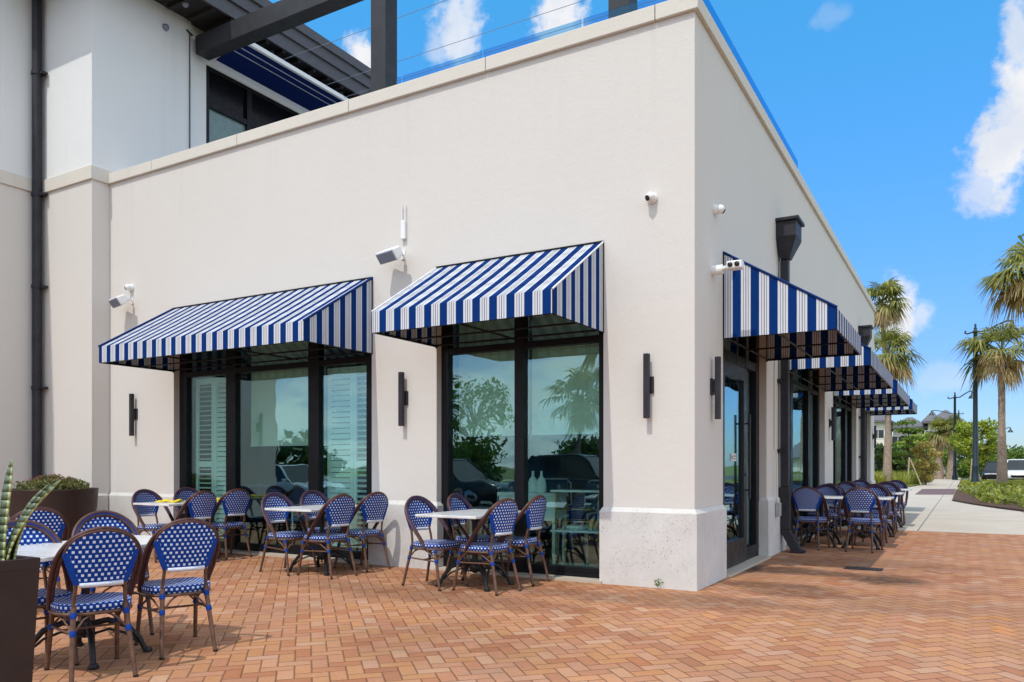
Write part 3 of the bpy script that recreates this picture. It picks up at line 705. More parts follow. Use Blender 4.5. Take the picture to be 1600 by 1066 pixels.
turret('white dome security camera mounted above the left speaker', (-9.47, 0, 4.24), 0, -60)
turret('white dome security camera high on the front wall beside the corner', (-.46, 0, 4.17), 0, -35)
turret('white dome security camera high on the shaded right wall', (0, .74, 4.18), R(90), 40)
t = thing('bullet_camera', 'white twin lens camera on a bracket beside the entrance awning', 'camera', (0, .66, 3.48), 0)
MB().lathe([(.055, 0), (.055, .11), (.05, .12)], 18, M=Matrix.Rotation(R(90), 3, 'Y')).build('base', M_WHITE, t)
MB().tube([(.11, 0, 0), (.17, -.01, .02), (.20, -.02, .03)], .022, 10).build('arm', M_WHITE, t)
MB().box(.17, .34, -.07, .05, -.02, .07).build('housing', M_WHITE, t, bevel=.015)
MB().lathe([(.026, 0), (.026, .02), (.001, .021)], 14, (.215, -.07, .025), Matrix.Rotation(R(90), 3, 'X')).lathe([(.026, 0), (.026, .02), (.001, .021)], 14, (.29, -.07, .025), Matrix.Rotation(R(90), 3, 'X')).build('lens', M_LENS, t)
t = thing('antenna_box', 'small white wireless box with two antennas above the speaker', 'antenna', (-3.80, 0, 4.33), 0)
MB().box(-.035, .035, -.05, 0, -.12, .12).build('box', M_WHITE, t, bevel=.01)
MB().tube([(-.025, -.03, .12), (-.028, -.03, .33)], .008, 6).tube([(.025, -.03, .12), (.028, -.03, .33)], .008, 6).build('antenna', M_WHITE, t)
t = thing('floodlight', 'small pale floodlight above the entrance awning by the rain leader', 'light', (0, 3.75, 3.60), 0)
MB().box(0, .05, -.05, .05, -.05, .05).build('mount', M_WHITE, t); MB().box(.05, .30, -.10, .10, -.03, .06, Matrix.Rotation(R(-18), 4, 'Y') @ Matrix.Translation((0, 0, .04))).build('housing', M_WHITE, t, bevel=.01)

def rain_leader(label, y):
    t = thing('rain_leader', label, 'drainpipe', (0, y, 0), 0, 'dark rain leaders on the right wall')
    b = MB(); b.box(.0, .29, -.22, .22, 4.70, 4.93); b.box(.0, .33, -.26, .26, 4.932, 4.98); b.frust((.04, .17, -.08, .08, 4.40), (.0, .29, -.22, .22, 4.698)); b.build('hopper', M_BRONZE, t, bevel=.006)
    MB().box(.03, .15, -.06, .06, .98, 4.40).build('pipe', M_BRONZE, t, bevel=.012)
    b = MB().box(.018, .165, -.075, .075, .34, .98)
    b.add([(.018, -.075, .34), (.165, -.075, .34), (.165, .075, .34), (.018, .075, .34), (.19, -.075, .03), (.34, -.075, .03), (.34, .075, .03), (.19, .075, .03)], [(3, 2, 1, 0), (4, 5, 6, 7), (0, 1, 5, 4), (1, 2, 6, 5), (2, 3, 7, 6), (3, 0, 4, 7)])
    b.box(.17, .38, -.11, .11, 0.001, .03); b.build('boot', M_BRONZE, t, bevel=.008)
    b = MB()
    for z in (1.5, 2.55): b.box(0, .06, -.13, .13, z, z+.05)
    b.build('strap', M_BRONZE, t)
rain_leader('dark rain leader with hopper head between the first two right awnings', 4.25)
rain_leader('farther dark rain leader with hopper head near the end of the right wall', 14.6)
t = thing('drainpipe', 'tall dark round drainpipe in the inside corner at far left', 'drainpipe', (LX+.10, PY-.12, 0), 0)
MB().tube([(0, 0, .02), (0, 0, 9.6)], .075, 14).build('pipe', M_BRONZE, t)
b = MB()
for z in (2.65, 4.4, 6.0, 8.1): b.lathe([(.09, -.03), (.09, .03)], 14, (0, 0, z)).box(.05, .16, .0, .10, z-.02, z+.02)
b.build('strap', M_BRONZE, t)
t = thing('outlet_box', 'grey weatherproof outlet box with conduit beside the drainpipe', 'outlet box', (.036, 3.86, .66), 0)
MB().box(0, .07, -.05, .05, -.10, .10).build('cover', simple('grey outlet plastic', (.36, .38, .37), .5), t, bevel=.012)
MB().tube([(.02, 0, .10), (.02, 0, .80), (-.015, .0, .9), (-.015, 0, 2.6)], .012, 6).build('conduit', M_SIDEB, t)
t = thing('floor_drain', 'rectangular dark metal drain grate set in the brick paving', 'drain', (1.33, 2.75, 0), 0)
MB().box(-.22, .22, -.14, .14, -.05, .004).build('rim', M_BLACK, t)
b = MB()
for k in range(12): b.box(-.2+k*.0345, -.185+k*.0345, -.12, .12, .004, .009)
b.build('grate', simple('rusty iron', (.05, .03, .022), .7), t)

# ------------------------------------------------------------------ chairs
def make_chair():
    t = thing('bistro_chair', 'x', 'chair', (0, 0, 0), 0)
    # seat: rounded trapezoid, local +y is forward
    SZ = .485
    def outline(k=1.0, n=36):
        pts = []
        for i in range(n):
            a = 2*math.pi*i/n; ca, sa = math.cos(a), math.sin(a)
            e = 2.9
            x = .235*math.copysign(abs(ca)**(2/e), ca); y = .225*math.copysign(abs(sa)**(2/e), sa)
            x *= 1+.10*(y/.225)*.5
            pts.append((x*k, y*k+.01))
        return pts
    b = MB(); rings = [(.93, SZ-.055), (.985, SZ-.045), (1.0, SZ-.02), (.985, SZ-.004), (.95, SZ+.002), (.6, SZ-.004), (.25, SZ-.008)]
    n = 36; V = []; UV = []
    per = [0]
    o1 = outline(1.0)
    for i in range(n): per.append(per[-1]+math.dist(o1[i], o1[(i+1) % n]))
    for k, z in rings: V += [(x, y, z) for x, y in outline(k)]
    F = []; U = []
    for r in range(len(rings)-1):
        for i in range(n):
            j = (i+1) % n; F.append((r*n+i, r*n+j, (r+1)*n+j, (r+1)*n+i))
            if r < 4: U.append([(per[i], rings[r][1]), (per[i+1], rings[r][1]), (per[i+1], rings[r+1][1]+(.012 if r == 3 else 0)), (per[i], rings[r+1][1]+(.012 if r == 3 else 0))])
            else: U.append([(V[q][0], V[q][1]) for q in F[-1]])
    F.append(tuple((len(rings)-1)*n+i for i in range(n))); U.append([(V[q][0], V[q][1]) for q in F[-1]])
    F.append(tuple(range(n-1, -1, -1))); U.append([(0, 0)]*n)
    b.add(V, F, True, U); b.build('seat', M_WEAVE, t)
    MB().tube([(x*.97, y*.97, SZ-.062) for x, y in outline(1.0)], .012, 6, closed=True).build('seat_rim', M_WOODL, t)
    # plane of the back: leans from (y=-.20,z=.49) to (y=-.285,z=.965)
    yb = lambda z: -.195-(z-.49)*.19
    # back panel (curved slightly), tapered arch
    def half(z):
        zt, zb = .955, .625
        if z > .80:
            q = (z-.80)/(zt-.80); return .212*math.sqrt(max(0, 1-q*q*.985))
        return .150+(.212-.150)*((z-zb)/(.80-zb))**.8 if z > zb else .150
    zz = [.615+(.955-.615)*i/18 for i in range(19)]
    b = MB(); m = 12; V = []; U = []
    for side in (0, 1):
        for z in zz:
            h = half(z)
            for k in range(m+1):
                x = -h+2*h*k/m
                y = yb(z)-.035*(1-(x/.2)**2)+(.006 if side else -.006)
                V.append((x, y, z)); U.append((x+.0185, z))
    F = []; FU = []; S = len(zz)*(m+1)
    for i in range(18):
        for k in range(m):
            a = i*(m+1)+k; q = (a, a+1, a+m+2, a+m+1); F.append(q); FU.append([U[w] for w in q])
            q2 = tuple(S+w for w in q[::-1]); F.append(q2); FU.append([U[w] for w in q2])
    b.add(V, F, True, FU); bk = b.build('backrest', M_WEAVE, t)
    edge = [(half(z)*s_, yb(z)-.035*(1-(half(z)/.2)**2), z) for s_ in (1,) for z in zz]
    full = edge+[(-x, y, z) for x, y, z in edge[::-1]]
    lowq = [p for p in full if p[2] < .84]
    bk_top = [q_ for q_ in full if q_[2] > .815]
    for s_ in (1, -1):   # solid blue bound margins
        e_ = MB(); e_.tube([q_ for q_ in full if q_[2] < .83 and q_[0]*s_ > 0], .009, 6)
        for z0, z1 in zip(zz[:-1], zz[1:]):
            if z1 > .83: break
            P = []
            for z in (z0, z1):
                for x in (half(z)-.030, half(z)+.002): P.append((x*s_, yb(z)-.035*(1-(x/.2)**2), z))
            for dy in (-.008, .008):
                q = [P[0], P[1], P[3], P[2]]; e_.quad([(x, y+dy, z) for x, y, z in q], smooth=True)
        e_.build('edging', M_BLUE, bk)
    MB().tube(bk_top, .0095, 6).build('arch_binding', M_WOOD, bk)
    MB().tube([(x, yb(.615)-.035*(1-(x/.2)**2), .612) for x in (-.125, -.08, -.03, .03, .08, .125)], .018, 8).build('white_binding', M_WICK, bk)
    # outer hoop: double tube sweeping forward to the seat sides
    def hoop(off, rad):
        pts = []
        ctrl = []
        for i in range(33):
            a = math.pi*i/32
            x = (.256-off)*math.cos(a); s_ = math.sin(a)
            z = .70+(.268-off)*s_**.92 if True else 0
            y = -.135-.165*s_**.8
            ctrl.append((x, y, z))
        low = [(.238-off*.5, .075, .435), (.246-off*.7, .03, .50), (.256-off*.9, -.05, .60)]
        return low+ctrl+[(-x, y, z) for x, y, z in low[::-1]]
    MB().tube(hoop(0, 0), .0145, 8).tube(hoop(.026, 0), .0135, 8).build('back_hoop', M_WOOD, t)
    hp = hoop(.013, 0)
    MB().tube([(x, y+.010, z) for x, y, z in hp[2:-2]], .005, 5).build('hoop_cord', M_BLUE, t)
    for s_ in (1, -1):
        MB().tube([(s_*.140, yb(.64)-.012, .64), (s_*.146, yb(.55)-.008, .55), (s_*.152, -.20, .46)], .0125, 8).build('back_post', M_WOODL, t)
    for s_ in (1, -1):
        for (top, bot) in (((s_*.150, -.20, .47), (s_*.185, -.315, 0)), ((s_*.195, .175, .45), (s_*.215, .265, 0))):
            P = [Vector(top).lerp(Vector(bot), k/5) for k in range(6)]
            lg = MB().tube(P, [.0165, .0165, .016, .0155, .015, .0145], 10).build('leg', M_WOODL, t)
            for f0 in (.10, .33):
                bb = MB()
                A = Vector(top).lerp(Vector(bot), f0-.03); B = Vector(top).lerp(Vector(bot), f0+.045); bb.tube([A, A.lerp(B, .5), B], [.019, .021, .019], 10)
                bb.build('blue_binding', M_BLUE, lg)
            MB().tube([Vector(bot)+Vector((0, 0, .014)), Vector(bot)], .0165, 10).build('foot_cap', M_LENS, lg)
    lp = lambda s_, rear: Vector((s_*.150, -.20, .47)).lerp(Vector((s_*.185, -.315, 0)), .34) if rear else Vector((s_*.195, .175, .45)).lerp(Vector((s_*.215, .265, 0)), .34)
    b = MB()
    def arc(p, q):   # brace from leg up to the seat frame
        mid = p.lerp(q, .55)+Vector((0, 0, .018)); return [p, mid, q]
    top = SZ-.065
    for s_ in (1, -1):
        b.tube(arc(lp(s_, 1), Vector((s_*.04, -.19, top))), .0075, 6); b.tube(arc(lp(s_, 1), Vector((s_*.215, -.04, top))), .0075, 6)
        b.tube(arc(lp(s_, 0), Vector((s_*.05, .21, top))), .0075, 6); b.tube(arc(lp(s_, 0), Vector((s_*.225, .05, top))), .0075, 6)
        b.tube([lp(s_, 1), lp(s_, 0)], .0085, 6)
    b.tube([lp(1, 0).lerp(lp(1, 1), .5), lp(-1, 0).lerp(lp(-1, 1), .5)], .0085, 6)
    b.build('brace', M_WOODL, t)
    return t
proto_chair = make_chair(); chair_used = False
def chair(x, y, face, label, group):
    global chair_used
    c = proto_chair if not chair_used else copy_tree(proto_chair); chair_used = True
    c.location = (x, y, ground_z(x, y)); c.rotation_euler = (0, 0, math.atan2(face[1], face[0])-math.pi/2)
    if y < -.3: c.rotation_euler[0] = 0
    c['label'] = label; c['group'] = group; return c
G1 = 'blue bistro chairs on the front terrace'; G2 = 'blue bistro chairs along the right wall'
chair(-2.55, -4.93, (-.945, .33), 'nearest blue woven bistro chair, back to us beside the square planter', G1)
chair(-2.65, -4.22, (-.93, .36), 'blue woven bistro chair with its back to us, right of the nearest chair', G1)
chair(-3.12, -5.02, (.95, -.25), 'blue woven bistro chair half hidden behind the snake plant', G1)
chair(-3.50, -4.17, (.95, -.30), 'blue woven bistro chair showing its rounded top behind the nearest marble table', G1)
chair(-5.02, -3.98, (-.93, .34), 'blue woven bistro chair standing alone in front of the round planter', G1)
for i, (tx, dx1, dx2, nm) in enumerate(((-7.02, (-.31, -.31), (.36, .30), 'table with yellow napkins'), (-4.47, (-.31, -.31), (.29, .27), 'middle bare marble table'), (-2.22, (-.34, -.23), (.29, .29), 'marble table before the corner window'))):
    for k, (y, w) in enumerate(((-1.05, 'near'), (-.40, 'window'))):
        jit = random.Random(i*7+k).uniform(-.10, .10)
        chair(tx+dx1[k], y, (1, jit-.06), 'blue bistro chair at the left %s end of the %s' % (w, nm), G1)
        chair(tx+dx2[k]+.0, y+.03, (-1, .10-jit), 'blue bistro chair at the right %s end of the %s' % (w, nm), G1)
RT = [5.62, 8.1, 10.6]
onames = ['first', 'second', 'third']
for i, y in enumerate(RT):
    for x, w in ((.36, 'wall'), (1.10, 'path')):
        j = random.Random(i*5+int(x*10)).uniform(-.05, .05)
        chair(x+j, y-.58, (.10+j, 1), 'blue chair, back to us, %s side of the %s table along the right wall' % (w, onames[i]), G2)
        chair(x+j*.5, y+.58, (-.06-j, -1), 'blue chair facing us, %s side of the %s table along the right wall' % (w, onames[i]), G2)
# ------------------------------------------------------------------ tables
def make_table(w, l, name, two=False):
    t = thing('cafe_table', name, 'table'); H = .80
    b = MB().box(-w/2, w/2, -l/2, l/2, H-.028, H); b.build('tabletop', M_MARB, t, bevel=.006)
    def base(cy):
        b = MB(); b.lathe([(.038, .20), (.032, .26), (.028, .45), (.032, .68), (.05, .735)], 14, (0, cy, 0)); b.box(-.05, .05, cy-l*.0-.05, cy+.05, .735, H-.03); b.box(-w*.36, w*.36, cy-.02, cy+.02, .752, H-.03); b.box(-.02, .02, cy-.2, cy+.2, .745, H-.031)
        b.lathe([(.02, .14), (.06, .17), (.062, .22), (.04, .26)], 14, (0, cy, 0)); b.build('pedestal', M_BLACK, t)
        for sx, sy in ((1, 1), (1, -1), (-1, 1), (-1, -1)):
            d = Vector((sx*.78, sy*.62, 0)).normalized()
            pts = [Vector((0, cy, .235))+d*.03, Vector((0, cy, .255))+d*.14, Vector((0, cy, .21))+d*.26, Vector((0, cy, .11))+d*.345, Vector((0, cy, .02))+d*.385]
            g2 = MB().tube(pts, [.022, .022, .021, .02, .018], 8); pts2 = [Vector((0, cy, .16))+d*.04, Vector((0, cy, .19))+d*.15, Vector((0, cy, .15))+d*.26, Vector((0, cy, .08))+d*.34]
            g2.tube(pts2, .010, 6); g2.lathe([(.03, 0), (.036, .012), (.026, .035)], 12, Vector((0, cy, 0))+d*.40); g2.build('leg', M_BLACK, t)
    for cy in ((-l*.20, l*.24) if two else (0,)): base(cy)
    return t
GT = 'marble cafe tables'
T0 = make_table(.75, 1.45, 'long marble table nearest the camera beside the square planter'); T0['group'] = GT
T0.location = (-2.97, -4.72, ground_z(0, -4.72)); T0.rotation_euler = (0, 0, R(14))
TA = make_table(.76, 1.15, 'marble cafe table laid with yellow napkins before the shuttered window'); TA['group'] = GT; TA.location = (-7.02, -.80, ground_z(0, -.8))
TB = copy_tree(TA); TB.location = (-4.47, -.80, ground_z(0, -.8)); TB['label'] = 'bare marble cafe table before the right hand shutter'
TC = copy_tree(TA); TC.location = (-2.19, -.83, ground_z(0, -.8)); TC['label'] = 'bare marble cafe table before the window nearest the corner'
TR0 = make_table(.74, 1.42, 'first marble table along the right wall, nearest the rain leader', True); TR0['group'] = GT
for i, y in enumerate(RT):
    q = TR0 if i == 0 else copy_tree(TR0); q.location = (.74, y, 0); q.rotation_euler = (0, 0, R(90))
    if i: q['label'] = ['', 'second marble table along the right wall among the chairs', 'farthest marble table along the right wall near the concrete walk'][i]
rng = random.Random(4)
for k, (x, y, rz, l) in enumerate(((-7.12, -1.02, 12, 'yellow folded napkin at the near end of the left marble table'), (-6.88, -.55, 80, 'yellow folded napkin on the window side of the left marble table'), (-7.26, -.45, 150, 'yellow folded napkin at the far left of the left marble table'))):
    b = MB(); n = 9
    for s_ in (0, 1):
        for i in range(n-1):
            P = []
            for q in (i, i+1):
                u = q/(n-1)-.5; w_ = .030+.055*abs(u)**1.3*2; z = .006+.028*math.cos(u*5+s_)**2
                P += [(u*.36, -w_+s_*.015, z*.5), (u*.36, w_*.2+s_*.02, z+.012*s_), (u*.36, w_+s_*.01, z*.4)]
            b.add(P, [(0, 3, 4, 1), (1, 4, 5, 2)], True)
    o = b.build('napkin', M_YELL); sm = o.modifiers.new('thick', 'SOLIDIFY'); sm.thickness = .006
    o.location = (x, y, ground_z(0, -.8)+.803); o.rotation_euler = (0, 0, R(rz)); tag(o, l, 'napkin', 'yellow napkins')
# ------------------------------------------------------------------ planters
t = thing('square_planter', 'tall square dark brown planter at the lower left edge', 'planter', (-1.56, -6.36, ground_z(0, -6.4)), 0)
zt = .965
b = MB(); b.frust((-.32, .32, -.32, .32, 0), (-.36, .36, -.36, .36, zt))
b.v = b.v; b.f.pop(1); b.uv.pop(1); b.sm.pop(1)
b.frust((-.335, .335, -.335, .335, zt-.08), (-.335, .335, -.335, .335, zt-.002)) if False else None
for (x0, x1, y0, y1) in ((-.36, .36, -.36, -.325), (-.36, .36, .325, .36), (-.36, -.325, -.325, .325), (.325, .36, -.325, .325)): b.box(x0, x1, y0, y1, zt-.05, zt+.001)
b.build('pot', M_PLANTER, t, bevel=.006)
MB().box(-.325, .325, -.325, .325, zt-.12, zt-.07).build('soil', M_SOIL, t)
def snake_mat():
    m, nt, out = new_mat('banded snake plant leaf'); u, v, _ = nt.sep(nt.uv()); p = nt.obj()
    bands = nt.noise(nt.com(nt.m('MULTIPLY', u, 1.6), nt.m('MULTIPLY', v, 34), .0), 1.0, 4, .65)
    col = nt.ramp(bands, [(.35, (.05, .075, .04)), (.5, (.09, .125, .07)), (.68, (.17, .215, .125))])
    ed = nt.mr(nt.m('ABSOLUTE', nt.m('SUBTRACT', u, .5)), .38, .44)
    col = nt.mix(ed, col, (.36, .38, .14)); principled(nt, out, col, .4); return m
M_SNAKE = snake_mat()
pt = thing('snake_plant', 'banded snake plant with pointed leaves in the square planter', 'plant', (-1.56, -6.36, ground_z(0, -6.4)+zt-.07), 0)
for k, (x, y, h, w, lean, az, tw) in enumerate(((.262, .255, .52, .045, .03, 60, 20), (.25, .27, .44, .036, .24, 32, 60), (.285, .262, .42, .028, .19, 28, 100), (.20, .225, .30, .036, .06, 215, 40), (.17, .24, .46, .034, .05, 170, 20), (.10, .12, .55, .036, .08, 230, 20), (-.12, .1, .5, .035, .12, 150, 90), (-.05, -.2, .42, .035, .1, 260, 0), (.285, .285, .27, .024, .06, 60, 10))):
    b = MB(); n = 14; d = Vector((math.cos(R(az)), math.sin(R(az)), 0))
    prev = None
    for i in range(n+1):
        q = i/n; c = Vector((x, y, 0))+d*lean*q*q+Vector((0, 0, h*(q-.18*lean*q*q)))
        a = R(az+90+tw*q); s_ = Vector((math.cos(a), math.sin(a), 0)); ww = w*(.75+.6*q-.2*q*q)*(1-max(0, (q-.6)/.4)**2.0)+.001
        nrm = Vector((-s_.y, s_.x, 0))
        row = [c-s_*ww, c+nrm*ww*.45, c+s_*ww]
        if prev:
            b.quad([prev[0], prev[1], row[1], row[0]], [(0, (i-1)/n), (.5, (i-1)/n), (.5, q), (0, q)], True); b.quad([prev[1], prev[2], row[2], row[1]], [(.5, (i-1)/n), (1, (i-1)/n), (1, q), (.5, q)], True)
        prev = row
    o = b.build('leaf', M_SNAKE, pt); sm = o.modifiers.new('thick', 'SOLIDIFY'); sm.thickness = .007
def leaf_quads(b, c, n, rad, size, rng, squash=(1, 1, 1), shell=.35):
    for _ in range(n):
        while True:
            p = Vector((rng.uniform(-1, 1), rng.uniform(-1, 1), rng.uniform(-1, 1)))
            if shell < p.length < 1: break
        q = Vector((p.x*squash[0], p.y*squash[1], p.z*squash[2]))*rad+Vector(c)
        a = Vector((rng.gauss(0, 1), rng.gauss(0, 1), rng.gauss(0, 1)+.4)).normalized(); u = a.orthogonal().normalized(); u.rotate(Matrix.Rotation(rng.uniform(0, 6.28), 3, a)); v = a.cross(u)
        s = size*rng.uniform(.6, 1.4)
        b.quad([q-u*s, q-v*s*.5+a*s*.12, q+u*s, q+v*s*.5+a*s*.12])
RP = (-9.86, -1.06)
t = thing('round_planter', 'large round brown planter against the left pilaster', 'planter', (RP[0], RP[1], ground_z(*RP)), 0)
MB().lathe([(.50, 0), (.55, .3), (.605, .7), (.62, .93), (.625, .955), (.60, .955), (.585, .90)], 40).build('pot', M_PLANTER, t)
MB().lathe([(.57, .80), (.57, .86), (.2, .89), (.001, .90)], 24).build('soil', M_SOIL, t)
rng = random.Random(11)
b = MB()
for k in range(38):
    a = rng.uniform(0, 6.28); r = math.sqrt(rng.random())*.46; leaf_quads(b, (r*math.cos(a), r*math.sin(a), .96+.13*(1-r/.5)), 80, .11, .028, rng)
t2 = thing('bedding_plant', 'low bushy bronze green plant with pink flowers in the round planter', 'plant', (RP[0], RP[1], ground_z(*RP)), 0)
b.build('foliage', L_PURP, t2)
b = MB()
for k in range(26):
    a = rng.uniform(0, 6.28); r = math.sqrt(rng.random())*.42; leaf_quads(b, (r*math.cos(a), r*math.sin(a), 1.06+.13*(1-r/.5)), 4, .02, .014, rng)
b.build('flower', L_PINK, t2)
b = MB(); leaf_quads(b, (0, 0, .035), 26, .045, .016, rng); o = b.build('weed', L_GREEN); o.location = (-.37, -.055, .03); tag(o, 'tiny green weed sprouting at the foot of the corner plinth', 'weed')

# ------------------------------------------------------------------ inside the windows
def shutter(label, x0, x1, tilt):
    t = thing('plantation_shutter', label, 'shutter', (0, .27, 0), 0, 'white louvred shutters')
    z0, z1 = .17, 2.68; s = .055; f = MB()
    f.box(x0, x0+s, -.016, .016, z0, z1).box(x1-s, x1, -.016, .016, z0, z1)
    zm = (.17, 1.32, 2.68)
    for z in (z0, 1.28, z1-.09): f.box(x0+s, x1-s, -.0155, .0155, z, z+.09)
    f.build('frame', M_SHUT, t, bevel=.003)
    b = MB()
    for za, zb in ((z0+.09, 1.28), (1.37, z1-.09)):
        n = int((zb-za)/.072)
        for k in range(n):
            zc = za+(k+.5)*(zb-za)/n; M = Matrix.Translation(((x0+x1)/2, 0, zc)) @ Matrix.Rotation(R(tilt), 4, 'X')
            b.box(-(x1-x0)/2+s, (x1-x0)/2-s, -.034, .034, -.004, .004, M)
    b.build('louvre', M_SHUT, t)
shutter('white louvred shutter with open slats at the far left of the front window', -8.20, -7.775, 12)
shutter('white louvred shutter with closed slats left of the middle pane', -7.77, -7.33, 62)
shutter('white louvred shutter with closed slats right of the middle pane', -5.38, -4.90, 66)
shutter('white louvred shutter with half open slats at the right jamb of its window', -4.895, -4.50, 20)
def shade(label, x0, x1, zb):
    t = thing('roller_shade', label, 'shade', (0, .36, 0), 0, 'pale roller shades')
    MB().box(x0, x1, -.002, .002, zb, 3.2).build('cloth', M_SHADE, t); MB().box(x0, x1, -.012, .012, zb-.025, zb).build('hem_bar', M_SHELF, t)
shade('half lowered pale roller shade in the middle pane between shutters', -7.05, -5.5, 1.62)
shade('half lowered pale roller shade in the left pane of the corner window', -3.2, -2.17, 1.70); shade('half lowered pale roller shade in the right pane of the corner window', -2.13, -1.05, 1.70)
t = thing('bar_cart', 'brass bar cart with pale shelves inside the corner window', 'cart', (-1.56, .56, .02), R(4))
for z in (.07, .50, .98): MB().box(-.33, .33, -.19, .19, z-.012, z+.012).build('shelf', M_SHELF, t, bevel=.004)
b = MB()
for x in (-.27, .27):
    for y in (-.15, .15): b.tube([(x, y, .02), (x, y, .97)], .011, 8)
for z in (.62, .76): b.tube([(-.27, -.15, z), (.27, -.15, z), (.27, .15, z), (-.27, .15, z)], .007, 6, closed=True)
b.build('tube_frame', M_BRASS, t)
MB().lathe([(.04, 0), (.05, .02), (.05, .06), (.03, .08)], 14).build('lime', L_YEL).location = (-1.40, .50, .535)
tag(bpy.data.objects['lime'], 'bright green fruit on the middle shelf of the bar cart', 'fruit')
o = MB().lathe([(.10, 0), (.13, .02), (.14, .05), (.12, .05), (.001, .03)], 20).build('plate_stack', M_SHELF); o.location = (-1.62, .55, .533); tag(o, 'stack of pale plates on the middle shelf of the bar cart', 'plates')
t = thing('console_table', 'low pale console behind the corner window mullion', 'console', (-2.32, .72, .02), 0)
MB().box(-.42, .42, -.18, .18, .90, .945).build('top', M_SHELF, t); MB().box(-.40, .40, -.16, .16, .60, .90).build('drawer_case', M_SHUT, t)
b = MB()
for x in (-.38, .38):
    for y in (-.14, .14): b.box(x-.02, x+.02, y-.02, y+.02, 0, .60)
b.build('leg', M_SHUT, t)
prof = [(.055, 0), (.062, .03), (.062, .12), (.045, .17), (.018, .20), (.015, .26), (.019, .265), (.012, .27)]
for x, l in ((-2.27, 'tall pale bottle beside the window mullion'), (-2.15, 'pale bottle standing right of the other bottle on the console')):
    o = MB().lathe(prof, 18).build('bottle', M_SHUT); o.location = (x, .64, .967); tag(o, l, 'bottle', 'pale bottles on the console')
M_TEAL = simple('blue seat pad', (.02, .10, .17), .7)
def lounge(x, y, rz, label):
    t = thing('armchair', label, 'armchair', (x, y, .02), rz, 'armchairs inside the restaurant')
    MB().box(-.27, .27, -.27, .27, .42, .52).build('seat', M_TEAL, t, bevel=.03)
    MB().box(-.25, .25, -.30, -.25, .55, 1.05).build('backrest', M_TEAL, t, bevel=.03)
    b = MB(); b.tube([(-.29, .25, 0), (-.29, .25, .66), (-.29, -.28, .70), (-.27, -.31, 1.02), (-.2, -.32, 1.08), (.2, -.32, 1.08), (.27, -.31, 1.02), (.29, -.28, .70), (.29, .25, .66), (.29, .25, 0)], .015, 8)
    b.tube([(-.27, -.27, .42), (-.30, -.33, 0)], .015, 8); b.tube([(.27, -.27, .42), (.30, -.33, 0)], .015, 8); b.build('tube_frame', M_SHELF, t)
lounge(-2.95, .95, R(170), 'blue armchair with pale tube frame behind the left pane of the corner window'); lounge(-2.95, 2.3, R(185), 'blue armchair with pale tube frame deeper behind the left pane')
lounge(-1.95, 1.5, R(160), 'blue armchair with pale tube frame behind the bar cart window pane'); lounge(-6.3, 1.0, R(200), 'blue armchair with pale tube frame behind the middle shuttered window')

# ------------------------------------------------------------------ vegetation
def limb_tree(name, label, cat, x, y, h, crown, trunk_r, leaf, n_clump, per, lsize, seed, squash=(1, 1, .8), group=None, z0=0., layers=0, base=.32, bark=None):
    rng = random.Random(seed)
    t = thing(name, label, cat, (x, y, z0), rng.uniform(0, 6), group)
    b = MB(); P = [Vector((0, 0, -.1))]
    for i in range(1, 7): P.append(Vector((rng.uniform(-.04, .04)*h*i/6, rng.uniform(-.04, .04)*h*i/6, h*.86*i/6)))
    b.tube(P, [trunk_r*(1-.13*i) for i in range(7)], 8)
    ctr = []
    for k in range(n_clump):
        q = rng.uniform(base, 1.0)
        if layers: q = base+(1-base)*(int(rng.random()*layers)+.5)/layers+rng.uniform(-.02, .02)
        rr = crown*math.sin(math.pi*min(1, max(.08, (q-base)/(1.08-base))))**.6 if not layers else crown*(1.05-.75*(q-base)/(1-base))
        a = rng.uniform(0, 6.283); r = rr*math.sqrt(rng.uniform(.15, 1))
        ctr.append(Vector((r*math.cos(a), r*math.sin(a), h*q*.95)))
    for c in ctr[::2]:
        s = P[min(6, max(1, int(c.z/h*5)))]; mid = s.lerp(c, .5)+Vector((0, 0, .06*h)); b.tube([s, mid, c], [trunk_r*.35, trunk_r*.22, trunk_r*.08], 5)
    b.build('trunk', bark or M_BARK2, t)
    f = MB()
    for c in ctr: leaf_quads(f, c, per, crown*rng.uniform(.22, .42), lsize, rng, squash, .2)
    f.build('crown', leaf, t); return t
def fan(b, base, dirv, size, rng, droop=.3, n=15, spread=105):
    d = dirv.normalized(); side = d.cross(Vector((0, 0, 1)))
    if side.length < .05: side = Vector((1, 0, 0))
    side.normalize(); up = side.cross(d)
    for i in range(n):
        a = R(-spread+2*spread*i/(n-1)); l = size*(1-.25*abs(i/(n-1)-.5)*2)*rng.uniform(.85, 1.1)
        v = d*math.cos(a)+side*math.sin(a); w = size*.045
        p0 = base; p1 = base+v*l*.55+up*.05*l; p2 = base+v*l+Vector((0, 0, -droop*l*rng.uniform(.6, 1.3)))
        q = v.cross(up).normalized()*w
        b.quad([p0, p1-q, p2, p1+q])
